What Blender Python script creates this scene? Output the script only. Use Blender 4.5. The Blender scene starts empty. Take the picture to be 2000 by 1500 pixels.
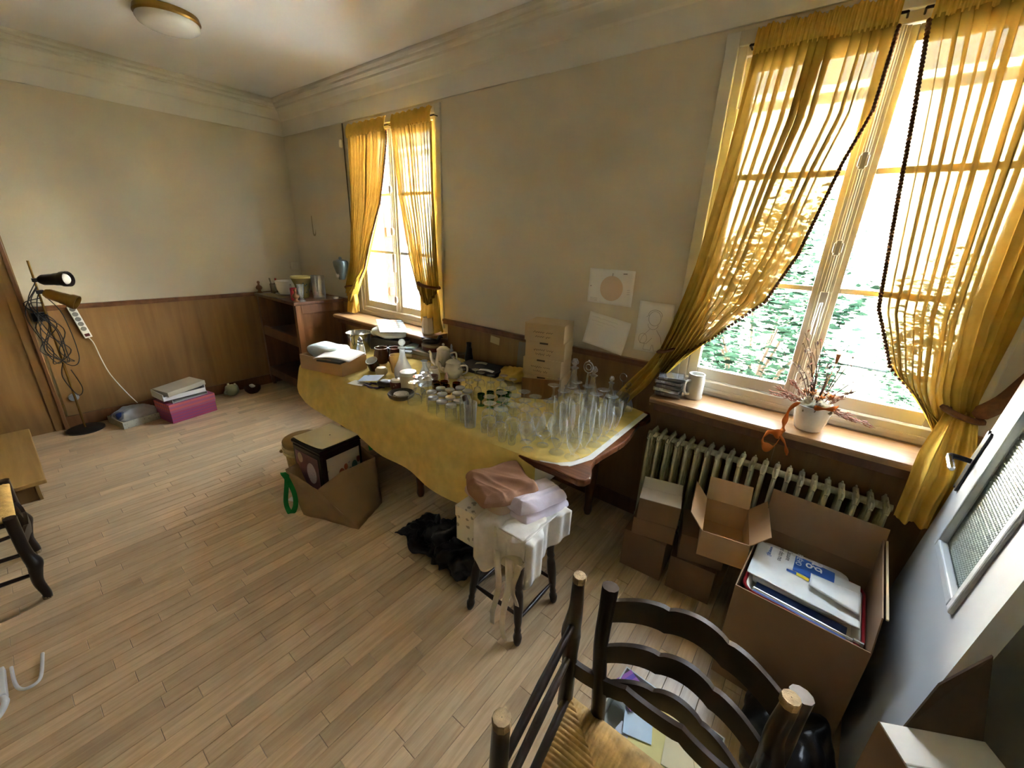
import bpy, bmesh, math, random
from mathutils import Vector, Matrix, noise
random.seed(7)
PI = math.pi
scene = bpy.context.scene
COL = scene.collection

# ------------------------------------------------------------------ camera
CAM = Vector((5.0611, -2.3846, 1.7325))
YAW, PITCH, ROLL = math.radians(127.478), math.radians(19.681), math.radians(2.378)
FPX = 793.08
fwd = Vector((math.cos(YAW) * math.cos(PITCH), math.sin(YAW) * math.cos(PITCH), -math.sin(PITCH)))
rgt = Vector((math.sin(YAW), -math.cos(YAW), 0))
upv = rgt.cross(fwd)
cr = math.cos(ROLL) * rgt + math.sin(ROLL) * upv
cu = -math.sin(ROLL) * rgt + math.cos(ROLL) * upv
cam_data = bpy.data.cameras.new('camera')
cam_data.sensor_width = 36.0
cam_data.lens = FPX / 2000 * 36.0
cam_data.clip_start = 0.02
cam = bpy.data.objects.new('camera', cam_data)
COL.objects.link(cam)
cam.matrix_world = Matrix(((cr.x, cu.x, -fwd.x, CAM.x), (cr.y, cu.y, -fwd.y, CAM.y), (cr.z, cu.z, -fwd.z, CAM.z), (0, 0, 0, 1)))
scene.camera = cam

# ------------------------------------------------------------------ world, exposure
world = bpy.data.worlds.new('sky')
scene.world = world
world.use_nodes = True
bg = world.node_tree.nodes['Background']
bg.inputs[0].default_value = (0.80, 0.92, 1.08, 1)
bg.inputs[1].default_value = 6.0
sun_data = bpy.data.lights.new('sun', 'SUN')
sun_data.energy = 185.0
sun_data.angle = 0.01
sun_data.color = (1.0, 0.97, 0.93)
sun = bpy.data.objects.new('sun', sun_data)
COL.objects.link(sun)
sun.rotation_euler = Vector((-0.22, 0.50, -0.83)).to_track_quat('-Z', 'Y').to_euler()
vs = scene.view_settings
vs.view_transform = 'Standard'
vs.look = 'None'
vs.gamma = 1.0
vs.use_curve_mapping = False
vs.exposure = 2.88
try:
    scene.cycles.max_bounces = 14
    scene.cycles.diffuse_bounces = 6
    scene.cycles.transparent_max_bounces = 40
    scene.cycles.transmission_bounces = 10
    scene.cycles.caustics_reflective = False
    scene.cycles.caustics_refractive = False
    scene.cycles.sample_clamp_indirect = 0.0
    scene.cycles.use_denoising = True
except Exception:
    pass

def portal(x0, x1, z0, z1, y, face):
    d = bpy.data.lights.new('window_portal', 'AREA')
    d.shape = 'RECTANGLE'
    d.size, d.size_y = x1 - x0, z1 - z0
    d.cycles.is_portal = True
    o = bpy.data.objects.new('window_portal', d)
    COL.objects.link(o)
    o.location = ((x0 + x1) / 2, y, (z0 + z1) / 2)
    o.rotation_euler = (-PI / 2 if face < 0 else PI / 2, 0, 0)

# room: corner of the two visible walls at the origin, window wall y = 0, far wall x = 0
RX, RY, RZ = 5.79, -7.0, 2.97
W1 = (1.25, 2.43, 0.98, 2.60)      # window openings x0 x1 z0 z1
W2 = (4.44, 5.60, 0.98, 2.60)
BW = []   # windows of the wall behind the camera
for (a, b, c, d) in (W1, W2):
    portal(a, b, c, d, 0.20, -1)
for (a, b, c, d) in BW:
    portal(a, b, c, d, RY - 0.15, 1)

# ------------------------------------------------------------------ helpers
def lin(h):
    if isinstance(h, str):
        h = h.lstrip('#')
        c = [int(h[i:i + 2], 16) / 255 for i in (0, 2, 4)]
        return tuple((x / 12.92 if x <= 0.04045 else ((x + 0.055) / 1.055) ** 2.4) for x in c) + (1,)
    return tuple(h) + (1,) if len(h) == 3 else tuple(h)

MATS = {}
def _new(name):
    m = bpy.data.materials.new(name)
    m.use_nodes = True
    MATS[name] = m
    nt = m.node_tree
    return m, nt, nt.nodes, nt.links, nt.nodes['Principled BSDF']

def mat(name, col, rough=0.6, var=0.12, scale=9.0, bump=0.0, bscale=None, metal=0.0, spec=0.4, sheen=0.0, stretch=(1, 1, 1)):
    if name in MATS:
        return MATS[name]
    m, nt, N, L, p = _new(name)
    c = lin(col)
    tc = N.new('ShaderNodeTexCoord'); mp = N.new('ShaderNodeMapping')
    mp.inputs['Scale'].default_value = stretch
    nz = N.new('ShaderNodeTexNoise'); nz.inputs['Scale'].default_value = scale; nz.inputs['Detail'].default_value = 5
    rp = N.new('ShaderNodeValToRGB')
    rp.color_ramp.elements[0].position = 0.3; rp.color_ramp.elements[1].position = 0.7
    rp.color_ramp.elements[0].color = tuple(x * (1 - var) for x in c[:3]) + (1,)
    rp.color_ramp.elements[1].color = tuple(min(1, x * (1 + var)) for x in c[:3]) + (1,)
    L.new(tc.outputs['Object'], mp.inputs[0]); L.new(mp.outputs[0], nz.inputs['Vector'])
    L.new(nz.outputs[0], rp.inputs[0]); L.new(rp.outputs[0], p.inputs['Base Color'])
    p.inputs['Roughness'].default_value = rough
    p.inputs['Metallic'].default_value = metal
    p.inputs['Specular IOR Level'].default_value = spec
    if sheen:
        p.inputs['Sheen Weight'].default_value = sheen
    if bump:
        b = N.new('ShaderNodeBump'); b.inputs['Strength'].default_value = bump; b.inputs['Distance'].default_value = 0.004
        n2 = N.new('ShaderNodeTexNoise'); n2.inputs['Scale'].default_value = bscale or scale * 8; n2.inputs['Detail'].default_value = 6
        L.new(mp.outputs[0], n2.inputs['Vector']); L.new(n2.outputs[0], b.inputs['Height']); L.new(b.outputs[0], p.inputs['Normal'])
    return m

def wood(name, c1, c2, stretch=(1, 12, 12), scale=3.0, rough=0.45, bump=0.15, rand=None, spec=0.4):
    """grain runs along the axis whose stretch is smallest; rand: 'object' or 'island' shifts tone per piece"""
    if name in MATS:
        return MATS[name]
    m, nt, N, L, p = _new(name)
    tc = N.new('ShaderNodeTexCoord'); mp = N.new('ShaderNodeMapping'); mp.inputs['Scale'].default_value = stretch
    L.new(tc.outputs['Object'], mp.inputs[0])
    vec = mp.outputs[0]
    rnd = None
    if rand:
        if rand == 'object':
            oi = N.new('ShaderNodeObjectInfo'); rnd = oi.outputs['Random']
        else:
            gi = N.new('ShaderNodeNewGeometry'); rnd = gi.outputs['Random Per Island']
        ad = N.new('ShaderNodeVectorMath'); ad.operation = 'ADD'
        sc = N.new('ShaderNodeMath'); sc.operation = 'MULTIPLY'; sc.inputs[1].default_value = 57.0
        L.new(rnd, sc.inputs[0]); L.new(vec, ad.inputs[0]); L.new(sc.outputs[0], ad.inputs[1])
        vec = ad.outputs[0]
    nz = N.new('ShaderNodeTexNoise'); nz.inputs['Scale'].default_value = scale; nz.inputs['Detail'].default_value = 7
    nz.inputs['Roughness'].default_value = 0.6; nz.inputs['Distortion'].default_value = 0.6
    L.new(vec, nz.inputs['Vector'])
    rp = N.new('ShaderNodeValToRGB')
    rp.color_ramp.elements[0].position = 0.32; rp.color_ramp.elements[1].position = 0.68
    rp.color_ramp.elements[0].color = lin(c1); rp.color_ramp.elements[1].color = lin(c2)
    L.new(nz.outputs[0], rp.inputs[0])
    out = rp.outputs[0]
    if rnd:
        hs = N.new('ShaderNodeHueSaturation')
        mr = N.new('ShaderNodeMapRange'); mr.inputs['To Min'].default_value = 0.80; mr.inputs['To Max'].default_value = 1.16
        L.new(rnd, mr.inputs['Value']); L.new(mr.outputs[0], hs.inputs['Value']); L.new(out, hs.inputs['Color'])
        out = hs.outputs[0]
    L.new(out, p.inputs['Base Color'])
    p.inputs['Roughness'].default_value = rough
    p.inputs['Specular IOR Level'].default_value = spec
    if bump:
        b = N.new('ShaderNodeBump'); b.inputs['Strength'].default_value = bump; b.inputs['Distance'].default_value = 0.003
        L.new(nz.outputs[0], b.inputs['Height']); L.new(b.outputs[0], p.inputs['Normal'])
    return m

def glass(name, tint=(0.93, 0.95, 0.94), base=0.06, edge=0.75, rough=0.03, frost=0.0, frostcol=(0.8, 0.83, 0.8), rim_highlight=0.0):
    """thin walled glass: clear straight on, reflective at grazing angles, highlights whitened into the rims"""
    if name in MATS:
        return MATS[name]
    m, nt, N, L, p = _new(name)
    N.remove(p)
    tr = N.new('ShaderNodeBsdfTransparent'); tr.inputs[0].default_value = tint + (1,)
    gl = N.new('ShaderNodeBsdfGlossy'); gl.inputs['Roughness'].default_value = rough
    lw = N.new('ShaderNodeLayerWeight'); lw.inputs[0].default_value = 0.35
    mr = N.new('ShaderNodeMapRange'); mr.inputs['To Min'].default_value = base; mr.inputs['To Max'].default_value = edge
    pw = N.new('ShaderNodeMath'); pw.operation = 'POWER'; pw.inputs[1].default_value = 2.2
    L.new(lw.outputs['Facing'], pw.inputs[0]); L.new(pw.outputs[0], mr.inputs['Value'])
    mx = N.new('ShaderNodeMixShader')
    L.new(mr.outputs[0], mx.inputs[0]); L.new(tr.outputs[0], mx.inputs[1]); L.new(gl.outputs[0], mx.inputs[2])
    out = mx
    if frost:
        df = N.new('ShaderNodeBsdfDiffuse'); df.inputs[0].default_value = frostcol + (1,)
        tl = N.new('ShaderNodeBsdfTranslucent'); tl.inputs[0].default_value = frostcol + (1,)
        m1 = N.new('ShaderNodeMixShader'); m1.inputs[0].default_value = 0.5
        L.new(df.outputs[0], m1.inputs[1]); L.new(tl.outputs[0], m1.inputs[2])
        m2 = N.new('ShaderNodeMixShader')
        fr = N.new('ShaderNodeMapRange'); fr.inputs['To Min'].default_value = frost; fr.inputs['To Max'].default_value = max(frost, rim_highlight)  # diffuse white mixed into the rims stands in for window highlights
        L.new(pw.outputs[0], fr.inputs['Value']); L.new(fr.outputs[0], m2.inputs[0])
        L.new(mx.outputs[0], m2.inputs[1]); L.new(m1.outputs[0], m2.inputs[2])
        out = m2
    L.new(out.outputs[0], N['Material Output'].inputs[0])
    return m

def fabric(name, col, transl=0.4, clear=0.0, weave=900, rough=0.9, var=0.12, tcol=None):
    if name in MATS:
        return MATS[name]
    m, nt, N, L, p = _new(name)
    N.remove(p)
    c = lin(col)
    tc = N.new('ShaderNodeTexCoord')
    nz = N.new('ShaderNodeTexNoise'); nz.inputs['Scale'].default_value = 14; nz.inputs['Detail'].default_value = 6
    L.new(tc.outputs['Object'], nz.inputs['Vector'])
    rp = N.new('ShaderNodeValToRGB'); rp.color_ramp.elements[0].position = 0.3; rp.color_ramp.elements[1].position = 0.7
    rp.color_ramp.elements[0].color = tuple(x * (1 - var) for x in c[:3]) + (1,)
    rp.color_ramp.elements[1].color = tuple(min(1, x * (1 + var)) for x in c[:3]) + (1,)
    L.new(nz.outputs[0], rp.inputs[0])
    df = N.new('ShaderNodeBsdfDiffuse'); tl = N.new('ShaderNodeBsdfTranslucent'); tr = N.new('ShaderNodeBsdfTransparent')
    L.new(rp.outputs[0], df.inputs[0])
    if tcol: tl.inputs[0].default_value = lin(tcol)
    else: L.new(rp.outputs[0], tl.inputs[0])
    tr.inputs[0].default_value = (1.0, 0.9, 0.6, 1)
    bp = N.new('ShaderNodeBump'); bp.inputs['Strength'].default_value = 0.25; bp.inputs['Distance'].default_value = 0.002
    n2 = N.new('ShaderNodeTexNoise'); n2.inputs['Scale'].default_value = weave / 4; L.new(tc.outputs['Object'], n2.inputs['Vector'])
    L.new(n2.outputs[0], bp.inputs['Height']); L.new(bp.outputs[0], df.inputs['Normal'])
    a = N.new('ShaderNodeMixShader'); a.inputs[0].default_value = transl
    L.new(df.outputs[0], a.inputs[1]); L.new(tl.outputs[0], a.inputs[2])
    b = N.new('ShaderNodeMixShader'); L.new(a.outputs[0], b.inputs[1]); L.new(tr.outputs[0], b.inputs[2])
    if clear:
        # sheer cloth: seen straight on the weave is open, at grazing angles it closes
        lw = N.new('ShaderNodeLayerWeight'); lw.inputs[0].default_value = 0.5
        mr = N.new('ShaderNodeMapRange'); mr.inputs['To Min'].default_value = clear; mr.inputs['To Max'].default_value = 0.02
        L.new(lw.outputs['Facing'], mr.inputs['Value']); L.new(mr.outputs[0], b.inputs[0])
    else:
        b.inputs[0].default_value = 0.0
    L.new(b.outputs[0], N['Material Output'].inputs[0])
    return m

def spots(name, base, dots, scale=40, size=0.3, rough=0.7, third=None, voronoi='F1'):
    """printed pattern: blotches of one or two colours on a base"""
    if name in MATS:
        return MATS[name]
    m, nt, N, L, p = _new(name)
    tc = N.new('ShaderNodeTexCoord')
    vo = N.new('ShaderNodeTexVoronoi'); vo.inputs['Scale'].default_value = scale
    nz = N.new('ShaderNodeTexNoise'); nz.inputs['Scale'].default_value = scale * 2.2
    L.new(tc.outputs['Object'], vo.inputs['Vector']); L.new(tc.outputs['Object'], nz.inputs['Vector'])
    ad = N.new('ShaderNodeMath'); ad.operation = 'MULTIPLY_ADD'; ad.inputs[1].default_value = 0.5
    L.new(nz.outputs[0], ad.inputs[0]); L.new(vo.outputs['Distance'], ad.inputs[2])
    rp = N.new('ShaderNodeValToRGB'); rp.color_ramp.interpolation = 'CONSTANT'
    rp.color_ramp.elements[0].color = lin(dots); rp.color_ramp.elements[1].position = size + 0.25; rp.color_ramp.elements[1].color = lin(base)
    if third:
        e = rp.color_ramp.elements.new(size + 0.12); e.color = lin(third)
    L.new(ad.outputs[0], rp.inputs[0]); L.new(rp.outputs[0], p.inputs['Base Color'])
    p.inputs['Roughness'].default_value = rough
    return m

def plaid(name, cols, scale=22):
    if name in MATS:
        return MATS[name]
    m, nt, N, L, p = _new(name)
    tc = N.new('ShaderNodeTexCoord'); outs = []
    for ax, ph in (('X', 0.0), ('Z', 0.4), ('Y', 0.2)):
        w = N.new('ShaderNodeTexWave'); w.wave_type = 'BANDS'; w.bands_direction = ax; w.inputs['Scale'].default_value = scale; w.inputs['Phase Offset'].default_value = ph
        L.new(tc.outputs['Object'], w.inputs['Vector'])
        outs.append(w.outputs['Fac'])
    r1 = N.new('ShaderNodeValToRGB'); r1.color_ramp.interpolation = 'CONSTANT'
    r1.color_ramp.elements[0].color = lin(cols[0]); r1.color_ramp.elements[1].position = 0.5; r1.color_ramp.elements[1].color = lin(cols[1])
    r2 = N.new('ShaderNodeValToRGB'); r2.color_ramp.interpolation = 'CONSTANT'
    r2.color_ramp.elements[0].color = lin(cols[2]); r2.color_ramp.elements[1].position = 0.55; r2.color_ramp.elements[1].color = lin(cols[3])
    L.new(outs[0], r1.inputs[0]); L.new(outs[1], r2.inputs[0])
    mx = N.new('ShaderNodeMix'); mx.data_type = 'RGBA'; mx.inputs['Factor'].default_value = 0.5
    L.new(r1.outputs[0], mx.inputs['A']); L.new(r2.outputs[0], mx.inputs['B']); L.new(mx.outputs['Result'], p.inputs['Base Color'])
    p.inputs['Roughness'].default_value = 0.6
    return m

class B:
    """collects geometry for ONE mesh object"""
    def __init__(s):
        s.v = []; s.f = []
    def add(s, vs, fs, M=None):
        o = len(s.v)
        s.v += [tuple(M @ Vector(v)) if M is not None else tuple(v) for v in vs]
        s.f += [tuple(i + o for i in f) for f in fs]
        return s
    def box(s, x0, x1, y0, y1, z0, z1, M=None):
        vs = [(x0, y0, z0), (x1, y0, z0), (x1, y1, z0), (x0, y1, z0), (x0, y0, z1), (x1, y0, z1), (x1, y1, z1), (x0, y1, z1)]
        return s.add(vs, [(0, 3, 2, 1), (4, 5, 6, 7), (0, 1, 5, 4), (1, 2, 6, 5), (2, 3, 7, 6), (3, 0, 4, 7)], M)
    def hexa(s, bot, top):
        return s.add(list(bot) + list(top), [(0, 3, 2, 1), (4, 5, 6, 7), (0, 1, 5, 4), (1, 2, 6, 5), (2, 3, 7, 6), (3, 0, 4, 7)])
    def lathe(s, prof, seg=20, c=(0, 0, 0), M=None, cap0=False, cap1=False, sx=1, sy=1):
        vs, fs = [], []
        n = len(prof)
        for r, z in prof:
            for k in range(seg):
                a = 2 * PI * k / seg
                vs.append((c[0] + r * sx * math.cos(a), c[1] + r * sy * math.sin(a), c[2] + z))
        for i in range(n - 1):
            for k in range(seg):
                k2 = (k + 1) % seg
                fs.append((i * seg + k, i * seg + k2, (i + 1) * seg + k2, (i + 1) * seg + k))
        if cap0: fs.append(tuple(range(seg))[::-1])
        if cap1: fs.append(tuple((n - 1) * seg + k for k in range(seg)))
        return s.add(vs, fs, M)
    def tube(s, pts, r=0.005, seg=6, M=None, flat=None, closed=False):
        pts = [Vector(p) for p in pts]; n = len(pts)
        rs = r if isinstance(r, (list, tuple)) else [r] * n
        vs, fs = [], []
        ref = Vector((0.123, 0.31, 0.94))
        for i, p in enumerate(pts):
            t = (pts[min(i + 1, n - 1)] - pts[max(i - 1, 0)])
            t = t.normalized() if t.length > 1e-9 else Vector((0, 0, 1))
            a = ref - t * ref.dot(t)
            if a.length < 0.1:
                a = Vector((1, 0, 0)) - t * t.x
            a.normalize(); ref = a; b = t.cross(a)
            for k in range(seg):
                an = 2 * PI * k / seg
                vs.append(p + (a * math.cos(an) + b * math.sin(an) * (flat or 1)) * rs[i])
        for i in range(n - 1):
            for k in range(seg):
                k2 = (k + 1) % seg
                fs.append((i * seg + k, i * seg + k2, (i + 1) * seg + k2, (i + 1) * seg + k))
        fs.append(tuple(range(seg))[::-1]); fs.append(tuple((n - 1) * seg + k for k in range(seg)))
        return s.add(vs, fs, M)
    def grid(s, nu, nv, fn, M=None, flip=False):
        vs = [fn(i / nu, j / nv) for j in range(nv + 1) for i in range(nu + 1)]
        fs = []
        for j in range(nv):
            for i in range(nu):
                a = j * (nu + 1) + i
                q = (a, a + 1, a + nu + 2, a + nu + 1)
                fs.append(q[::-1] if flip else q)
        return s.add(vs, fs, M)
    def prism(s, poly, h0, h1, M=None):
        n = len(poly)
        vs = [(x, y, h0) for x, y in poly] + [(x, y, h1) for x, y in poly]
        fs = [tuple(range(n))[::-1], tuple(range(n, 2 * n))] + [(i, (i + 1) % n, n + (i + 1) % n, n + i) for i in range(n)]
        return s.add(vs, fs, M)
    def ball(s, c, r, seg=10, rings=6, sz=1.0, M=None):
        prof = [(max(1e-4, r * math.sin(PI * i / rings)), -r * sz * math.cos(PI * i / rings)) for i in range(rings + 1)]
        return s.lathe(prof, seg, c, M)
    def soft(s, sx, sy, sz, seed=0, wr=0.008, c=(0, 0, 0), n=22, e=0.35, freq=9, sag=0.0, M=None, ridge=0.0, ra=0.6):
        """rounded soft slab with wrinkles (folded cloth, bag)"""
        vs, fs = [], []
        m = n // 2
        sg = lambda v, p: math.copysign(abs(v) ** p, v)
        for j in range(m + 1):
            ph = -PI / 2 + PI * j / m
            for i in range(n):
                th = 2 * PI * i / n
                cx = sg(math.cos(ph), e) * sg(math.cos(th), e); cy = sg(math.cos(ph), e) * sg(math.sin(th), e); cz = sg(math.sin(ph), 0.8)
                p = Vector((cx * sx / 2, cy * sy / 2, cz * sz / 2))
                q = Vector((p.x * freq, p.y * freq * 0.6, p.z * freq + seed * 7.3))
                d = noise.noise(q) * wr + noise.noise(q * 2.7) * wr * 0.5
                if ridge and cz > -0.3:
                    a_ = p.x * math.cos(ra) + p.y * math.sin(ra); b_ = -p.x * math.sin(ra) + p.y * math.cos(ra)
                    d += ridge * (0.5 - abs(noise.noise(Vector((a_ * 5, b_ * 34, seed * 3.1)))) * 2.2)
                nrm = Vector((cx, cy, cz * 1.3))
                p = p + nrm * d
                p.z -= sag * ((2 * p.x / sx) ** 2 + (2 * p.y / sy) ** 2)
                vs.append((p.x + c[0], p.y + c[1], p.z + c[2]))
        for j in range(m):
            for i in range(n):
                i2 = (i + 1) % n
                fs.append((j * n + i, j * n + i2, (j + 1) * n + i2, (j + 1) * n + i))
        return s.add(vs, fs, M)
    def mesh(s, name, smooth=0):
        me = bpy.data.meshes.new(name)
        me.from_pydata(s.v, [], s.f)
        if smooth:
            me.shade_smooth()
            me.set_sharp_from_angle(angle=math.radians(smooth))
        me.update()
        return me

def link(o, parent=None):
    COL.objects.link(o)
    if parent is not None:
        o.parent = parent
    return o
def ob(name, b, m, parent=None, smooth=0, bevel=0, solid=0, loc=(0, 0, 0), rot=(0, 0, 0)):
    me = b if isinstance(b, bpy.types.Mesh) else b.mesh(name, smooth)
    if m is not None and not me.materials:
        me.materials.append(m)
    o = link(bpy.data.objects.new(name, me), parent)
    o.location = loc; o.rotation_euler = rot
    if solid:
        md = o.modifiers.new('thick', 'SOLIDIFY'); md.thickness = solid; md.offset = 0
    if bevel:
        md = o.modifiers.new('edge', 'BEVEL'); md.width = bevel; md.segments = 2; md.limit_method = 'ANGLE'
    return o
def tag(o, label, cat, group=None, kind=None):
    o['label'] = label; o['category'] = cat
    if group: o['group'] = group
    if kind: o['kind'] = kind
    return o
def thing(name, label, cat, loc=(0, 0, 0), rz=0, group=None, rot=None):
    o = link(bpy.data.objects.new(name, None))
    o.empty_display_size = 0.05
    o.location = loc; o.rotation_euler = rot or (0, 0, rz)
    return tag(o, label, cat, group)
def solo(name, b, m, label, cat, loc=(0, 0, 0), rz=0, group=None, smooth=0, bevel=0, solid=0, rot=None):
    o = ob(name, b, m, None, smooth, bevel, solid, loc, rot or (0, 0, rz))
    return tag(o, label, cat, group)
def struct(name, b=None, m=None, parent=None, smooth=0, bevel=0):
    if b is None:
        o = link(bpy.data.objects.new(name, None), parent)
    else:
        o = ob(name, b, m, parent, smooth, bevel)
    if parent is None: o['kind'] = 'structure'
    return o
def stuff(o):
    o['kind'] = 'stuff'
    return o
def copy_tree(o, parent=None):
    c = o.copy(); link(c, parent)
    for ch in o.children:
        copy_tree(ch, c)
    return c
def text_mesh(txt, size):
    cu_ = bpy.data.curves.new('lettering', 'FONT'); cu_.body = txt; cu_.size = size; cu_.extrude = 0.0003
    t = bpy.data.objects.new('lettering', cu_); COL.objects.link(t)
    dg = bpy.context.evaluated_depsgraph_get(); dg.update()
    me = bpy.data.meshes.new_from_object(t.evaluated_get(dg))
    bpy.data.objects.remove(t)
    return me
def interp(tab, t):
    if t <= tab[0][0]: return tab[0][1]
    for (a, va), (b, vb) in zip(tab, tab[1:]):
        if t <= b:
            k = (t - a) / (b - a)
            return va + (vb - va) * k
    return tab[-1][1]
def smooth_path(pts, n=8):
    P = [Vector(p) for p in pts]; out = []
    for i in range(len(P) - 1):
        p0, p1, p2, p3 = P[max(i - 1, 0)], P[i], P[i + 1], P[min(i + 2, len(P) - 1)]
        for k in range(n):
            t = k / n
            out.append(0.5 * ((2 * p1) + (p2 - p0) * t + (2 * p0 - 5 * p1 + 4 * p2 - p3) * t * t + (3 * p1 - p0 - 3 * p2 + p3) * t ** 3))
    out.append(P[-1])
    return out

# ------------------------------------------------------------------ materials
M_wall = mat('wall_paint', '#c3baa3', 0.75, 0.06, 2.0, bump=0.12, bscale=220)
M_ceil = mat('ceiling_paint', '#e3e4e4', 0.32, 0.04, 1.5, bump=0.02, bscale=60)
M_corn = mat('cornice_paint', '#d2cfc4', 0.6, 0.04, 3, bump=0.06, bscale=90)
M_frame = mat('window_paint', '#b9b5a8', 0.45, 0.05, 5, bump=0.04)
M_wains = wood('wainscot_wood', '#7a5a34', '#8e6c40', (7, 7, 0.55), 1.6, 0.4, 0.04)
M_oak = wood('oak_sill', '#8a6744', '#a8845a', (0.8, 10, 10), 2.5, 0.35, 0.06)
M_oakdark = wood('dark_oak', '#4a2c16', '#6b4424', (6, 6, 0.7), 2.2, 0.35, 0.06)
M_cab = wood('cabinet_wood', '#5c3b22', '#805634', (5, 5, 0.6), 2.0, 0.35, 0.05)
M_plank = wood('parquet_oak', '#b99c78', '#d3b992', (14, 1.1, 10), 4.0, 0.30, 0.12, 'object')
M_plank2 = wood('parquet_oak_far', '#b99c78', '#d3b992', (14, 1.1, 10), 4.0, 0.30, 0.12, 'island')
M_chair = wood('chair_wood', '#1a100b', '#2c1b12', (8, 8, 0.8), 2.0, 0.33, 0.05)
M_worn = mat('worn_wood_end', '#a08b6c', 0.8, 0.35, 60, bump=0.4)
M_white = mat('white_ceramic', '#d9d8d2', 0.2, 0.03)
M_cream = mat('cream_ceramic', '#cfc8b3', 0.25, 0.05)
M_card = mat('brown_cardboard', '#86684a', 0.8, 0.06, 6, bump=0.05)
M_cardin = mat('cardboard_inside', '#c4945c', 0.8, 0.06, 6, bump=0.05)
M_cardopen = mat('tan_cardboard', '#b8936a', 0.8, 0.06, 6, bump=0.05)
M_cardpale = mat('pale_cardboard', '#b79f7a', 0.8, 0.05, 6, bump=0.05)
M_paper = mat('white_paper', '#d6d5d0', 0.85, 0.03, 5)
M_black = mat('black_plastic', '#15151a', 0.4, 0.2)
M_dark = mat('dark_metal', '#2a2622', 0.4, 0.2, metal=0.6)
M_brass = mat('old_brass', '#8a6b35', 0.35, 0.2, metal=0.9)
M_steel = mat('steel', '#b8b8b4', 0.22, 0.05, metal=1.0)
M_ink = mat('dark_ink', '#4a4038', 0.9, 0.1)
M_pane = glass('window_glass', (0.985, 0.99, 0.99), 0.03, 0.5, 0.01)
M_glass = glass('clear_glass', (0.95, 0.96, 0.95), 0.09, 0.8, 0.04, 0.012, (0.9, 0.92, 0.9), 0.5)
M_cut = glass('cut_crystal', (0.9, 0.92, 0.92), 0.2, 0.8, 0.12, 0.10, (0.88, 0.9, 0.9), 0.6)
M_frost = glass('frosted_glass', (0.9, 0.93, 0.95), 0.1, 0.6, 0.2, 0.45, (0.78, 0.82, 0.86))
M_tglass = glass('tumbler_base_glass', (0.9, 0.92, 0.92), 0.2, 0.8, 0.2, 0.28, (0.8, 0.82, 0.82))
M_green = glass('green_glass', (0.08, 0.42, 0.1), 0.1, 0.6, 0.05)
M_amber = glass('amber_glass', (0.5, 0.25, 0.07), 0.1, 0.6, 0.05)
M_curtain = fabric('yellow_sheer', '#d8b04a', 0.5, 0.015, tcol=(0.036, 0.0195, 0.0035))
M_curtaind = fabric('yellow_curtain_gather', '#efc45c', 0.25, 0.0, tcol=(0.014, 0.0085, 0.002))
M_fringe = mat('brown_fringe', '#6a4526', 0.9, 0.25, 60)
M_ycloth = fabric('yellow_tablecloth', '#d6bd70', 0.1, 0.0, 700)
M_wcloth = fabric('white_undercloth', '#dcdcd6', 0.1, 0.0, 700)
# ------------------------------------------------------------------ floor with planks
floor = struct('floor', B().box(-0.1, RX + 0.1, RY - 0.1, 0.1, -0.10, -0.011), mat('subfloor', '#2a1c10', 0.9, 0.1))
PW = 0.066
def plank_mesh(ln, w=PW):
    g = 0.0007; e = 0.0012
    x, y = w / 2 - g, ln / 2 - g
    b = B()
    b.add([(-x, -y, -0.011), (x, -y, -0.011), (x, y, -0.011), (-x, y, -0.011), (-x, -y, -e), (x, -y, -e), (x, y, -e), (-x, y, -e),
           (-x + e, -y + e, 0), (x - e, -y + e, 0), (x - e, y - e, 0), (-x + e, y - e, 0)],
          [(0, 1, 5, 4), (1, 2, 6, 5), (2, 3, 7, 6), (3, 0, 4, 7), (4, 5, 9, 8), (5, 6, 10, 9), (6, 7, 11, 10), (7, 4, 8, 11), (8, 9, 10, 11)])
    return b
def project(p):
    d = Vector(p) - CAM
    z = d.dot(fwd)
    if z < 0.05: return None
    return (1000 + FPX * d.dot(cr) / z, 750 - FPX * d.dot(cu) / z, z)
LENS = [0.36, 0.44, 0.52, 0.60, 0.70]
pl_mesh = {}
for l in LENS:
    pl_mesh[l] = plank_mesh(l).mesh('plank'); pl_mesh[l].materials.append(M_plank)
planks = []
x = PW / 2
while x < RX:
    y = -random.random() * 0.3
    first = True
    while y > RY:
        l = random.choice(LENS)
        planks.append((x, y - l / 2, l)); y -= l
    # strip that closes the gap at the window wall
    x += PW
def score(p):
    q = project((p[0], p[1], 0))
    if q is None or not (-60 < q[0] < 2060 and -60 < q[1] < 1600): return 0
    return 1.0 / q[2] ** 2.2
def hidden_floor(p):
    x_, y_ = p[0], p[1]
    return (x_ < 0.95 and y_ > -0.55) or (5.02 < x_ and y_ > -0.9) or (4.4 < x_ and y_ > -0.3) or (x_ > 5.35) or (4.75 < x_ < 5.2 and y_ < -1.9)
planks.sort(key=lambda p: -score(p) * (0.01 if hidden_floor(p) else 1))
rest = B()
for i, (px, py, l) in enumerate(planks):
    if i < 300:
        o = bpy.data.objects.new('plank', pl_mesh[l]); link(o, floor); o.location = (px, py, 0)
    else:
        rest.add(*((lambda q: (q.v, q.f))(plank_mesh(l))), Matrix.Translation((px, py, 0)))
row = B()
xx = PW / 2
while xx < RX:
    rest.add(*((lambda q: (q.v, q.f))(plank_mesh(0.64))), Matrix.Translation((xx, 0.0, -0.0008)))
    xx += PW
stuff(ob('far_planks', rest, M_plank2, floor))

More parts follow.
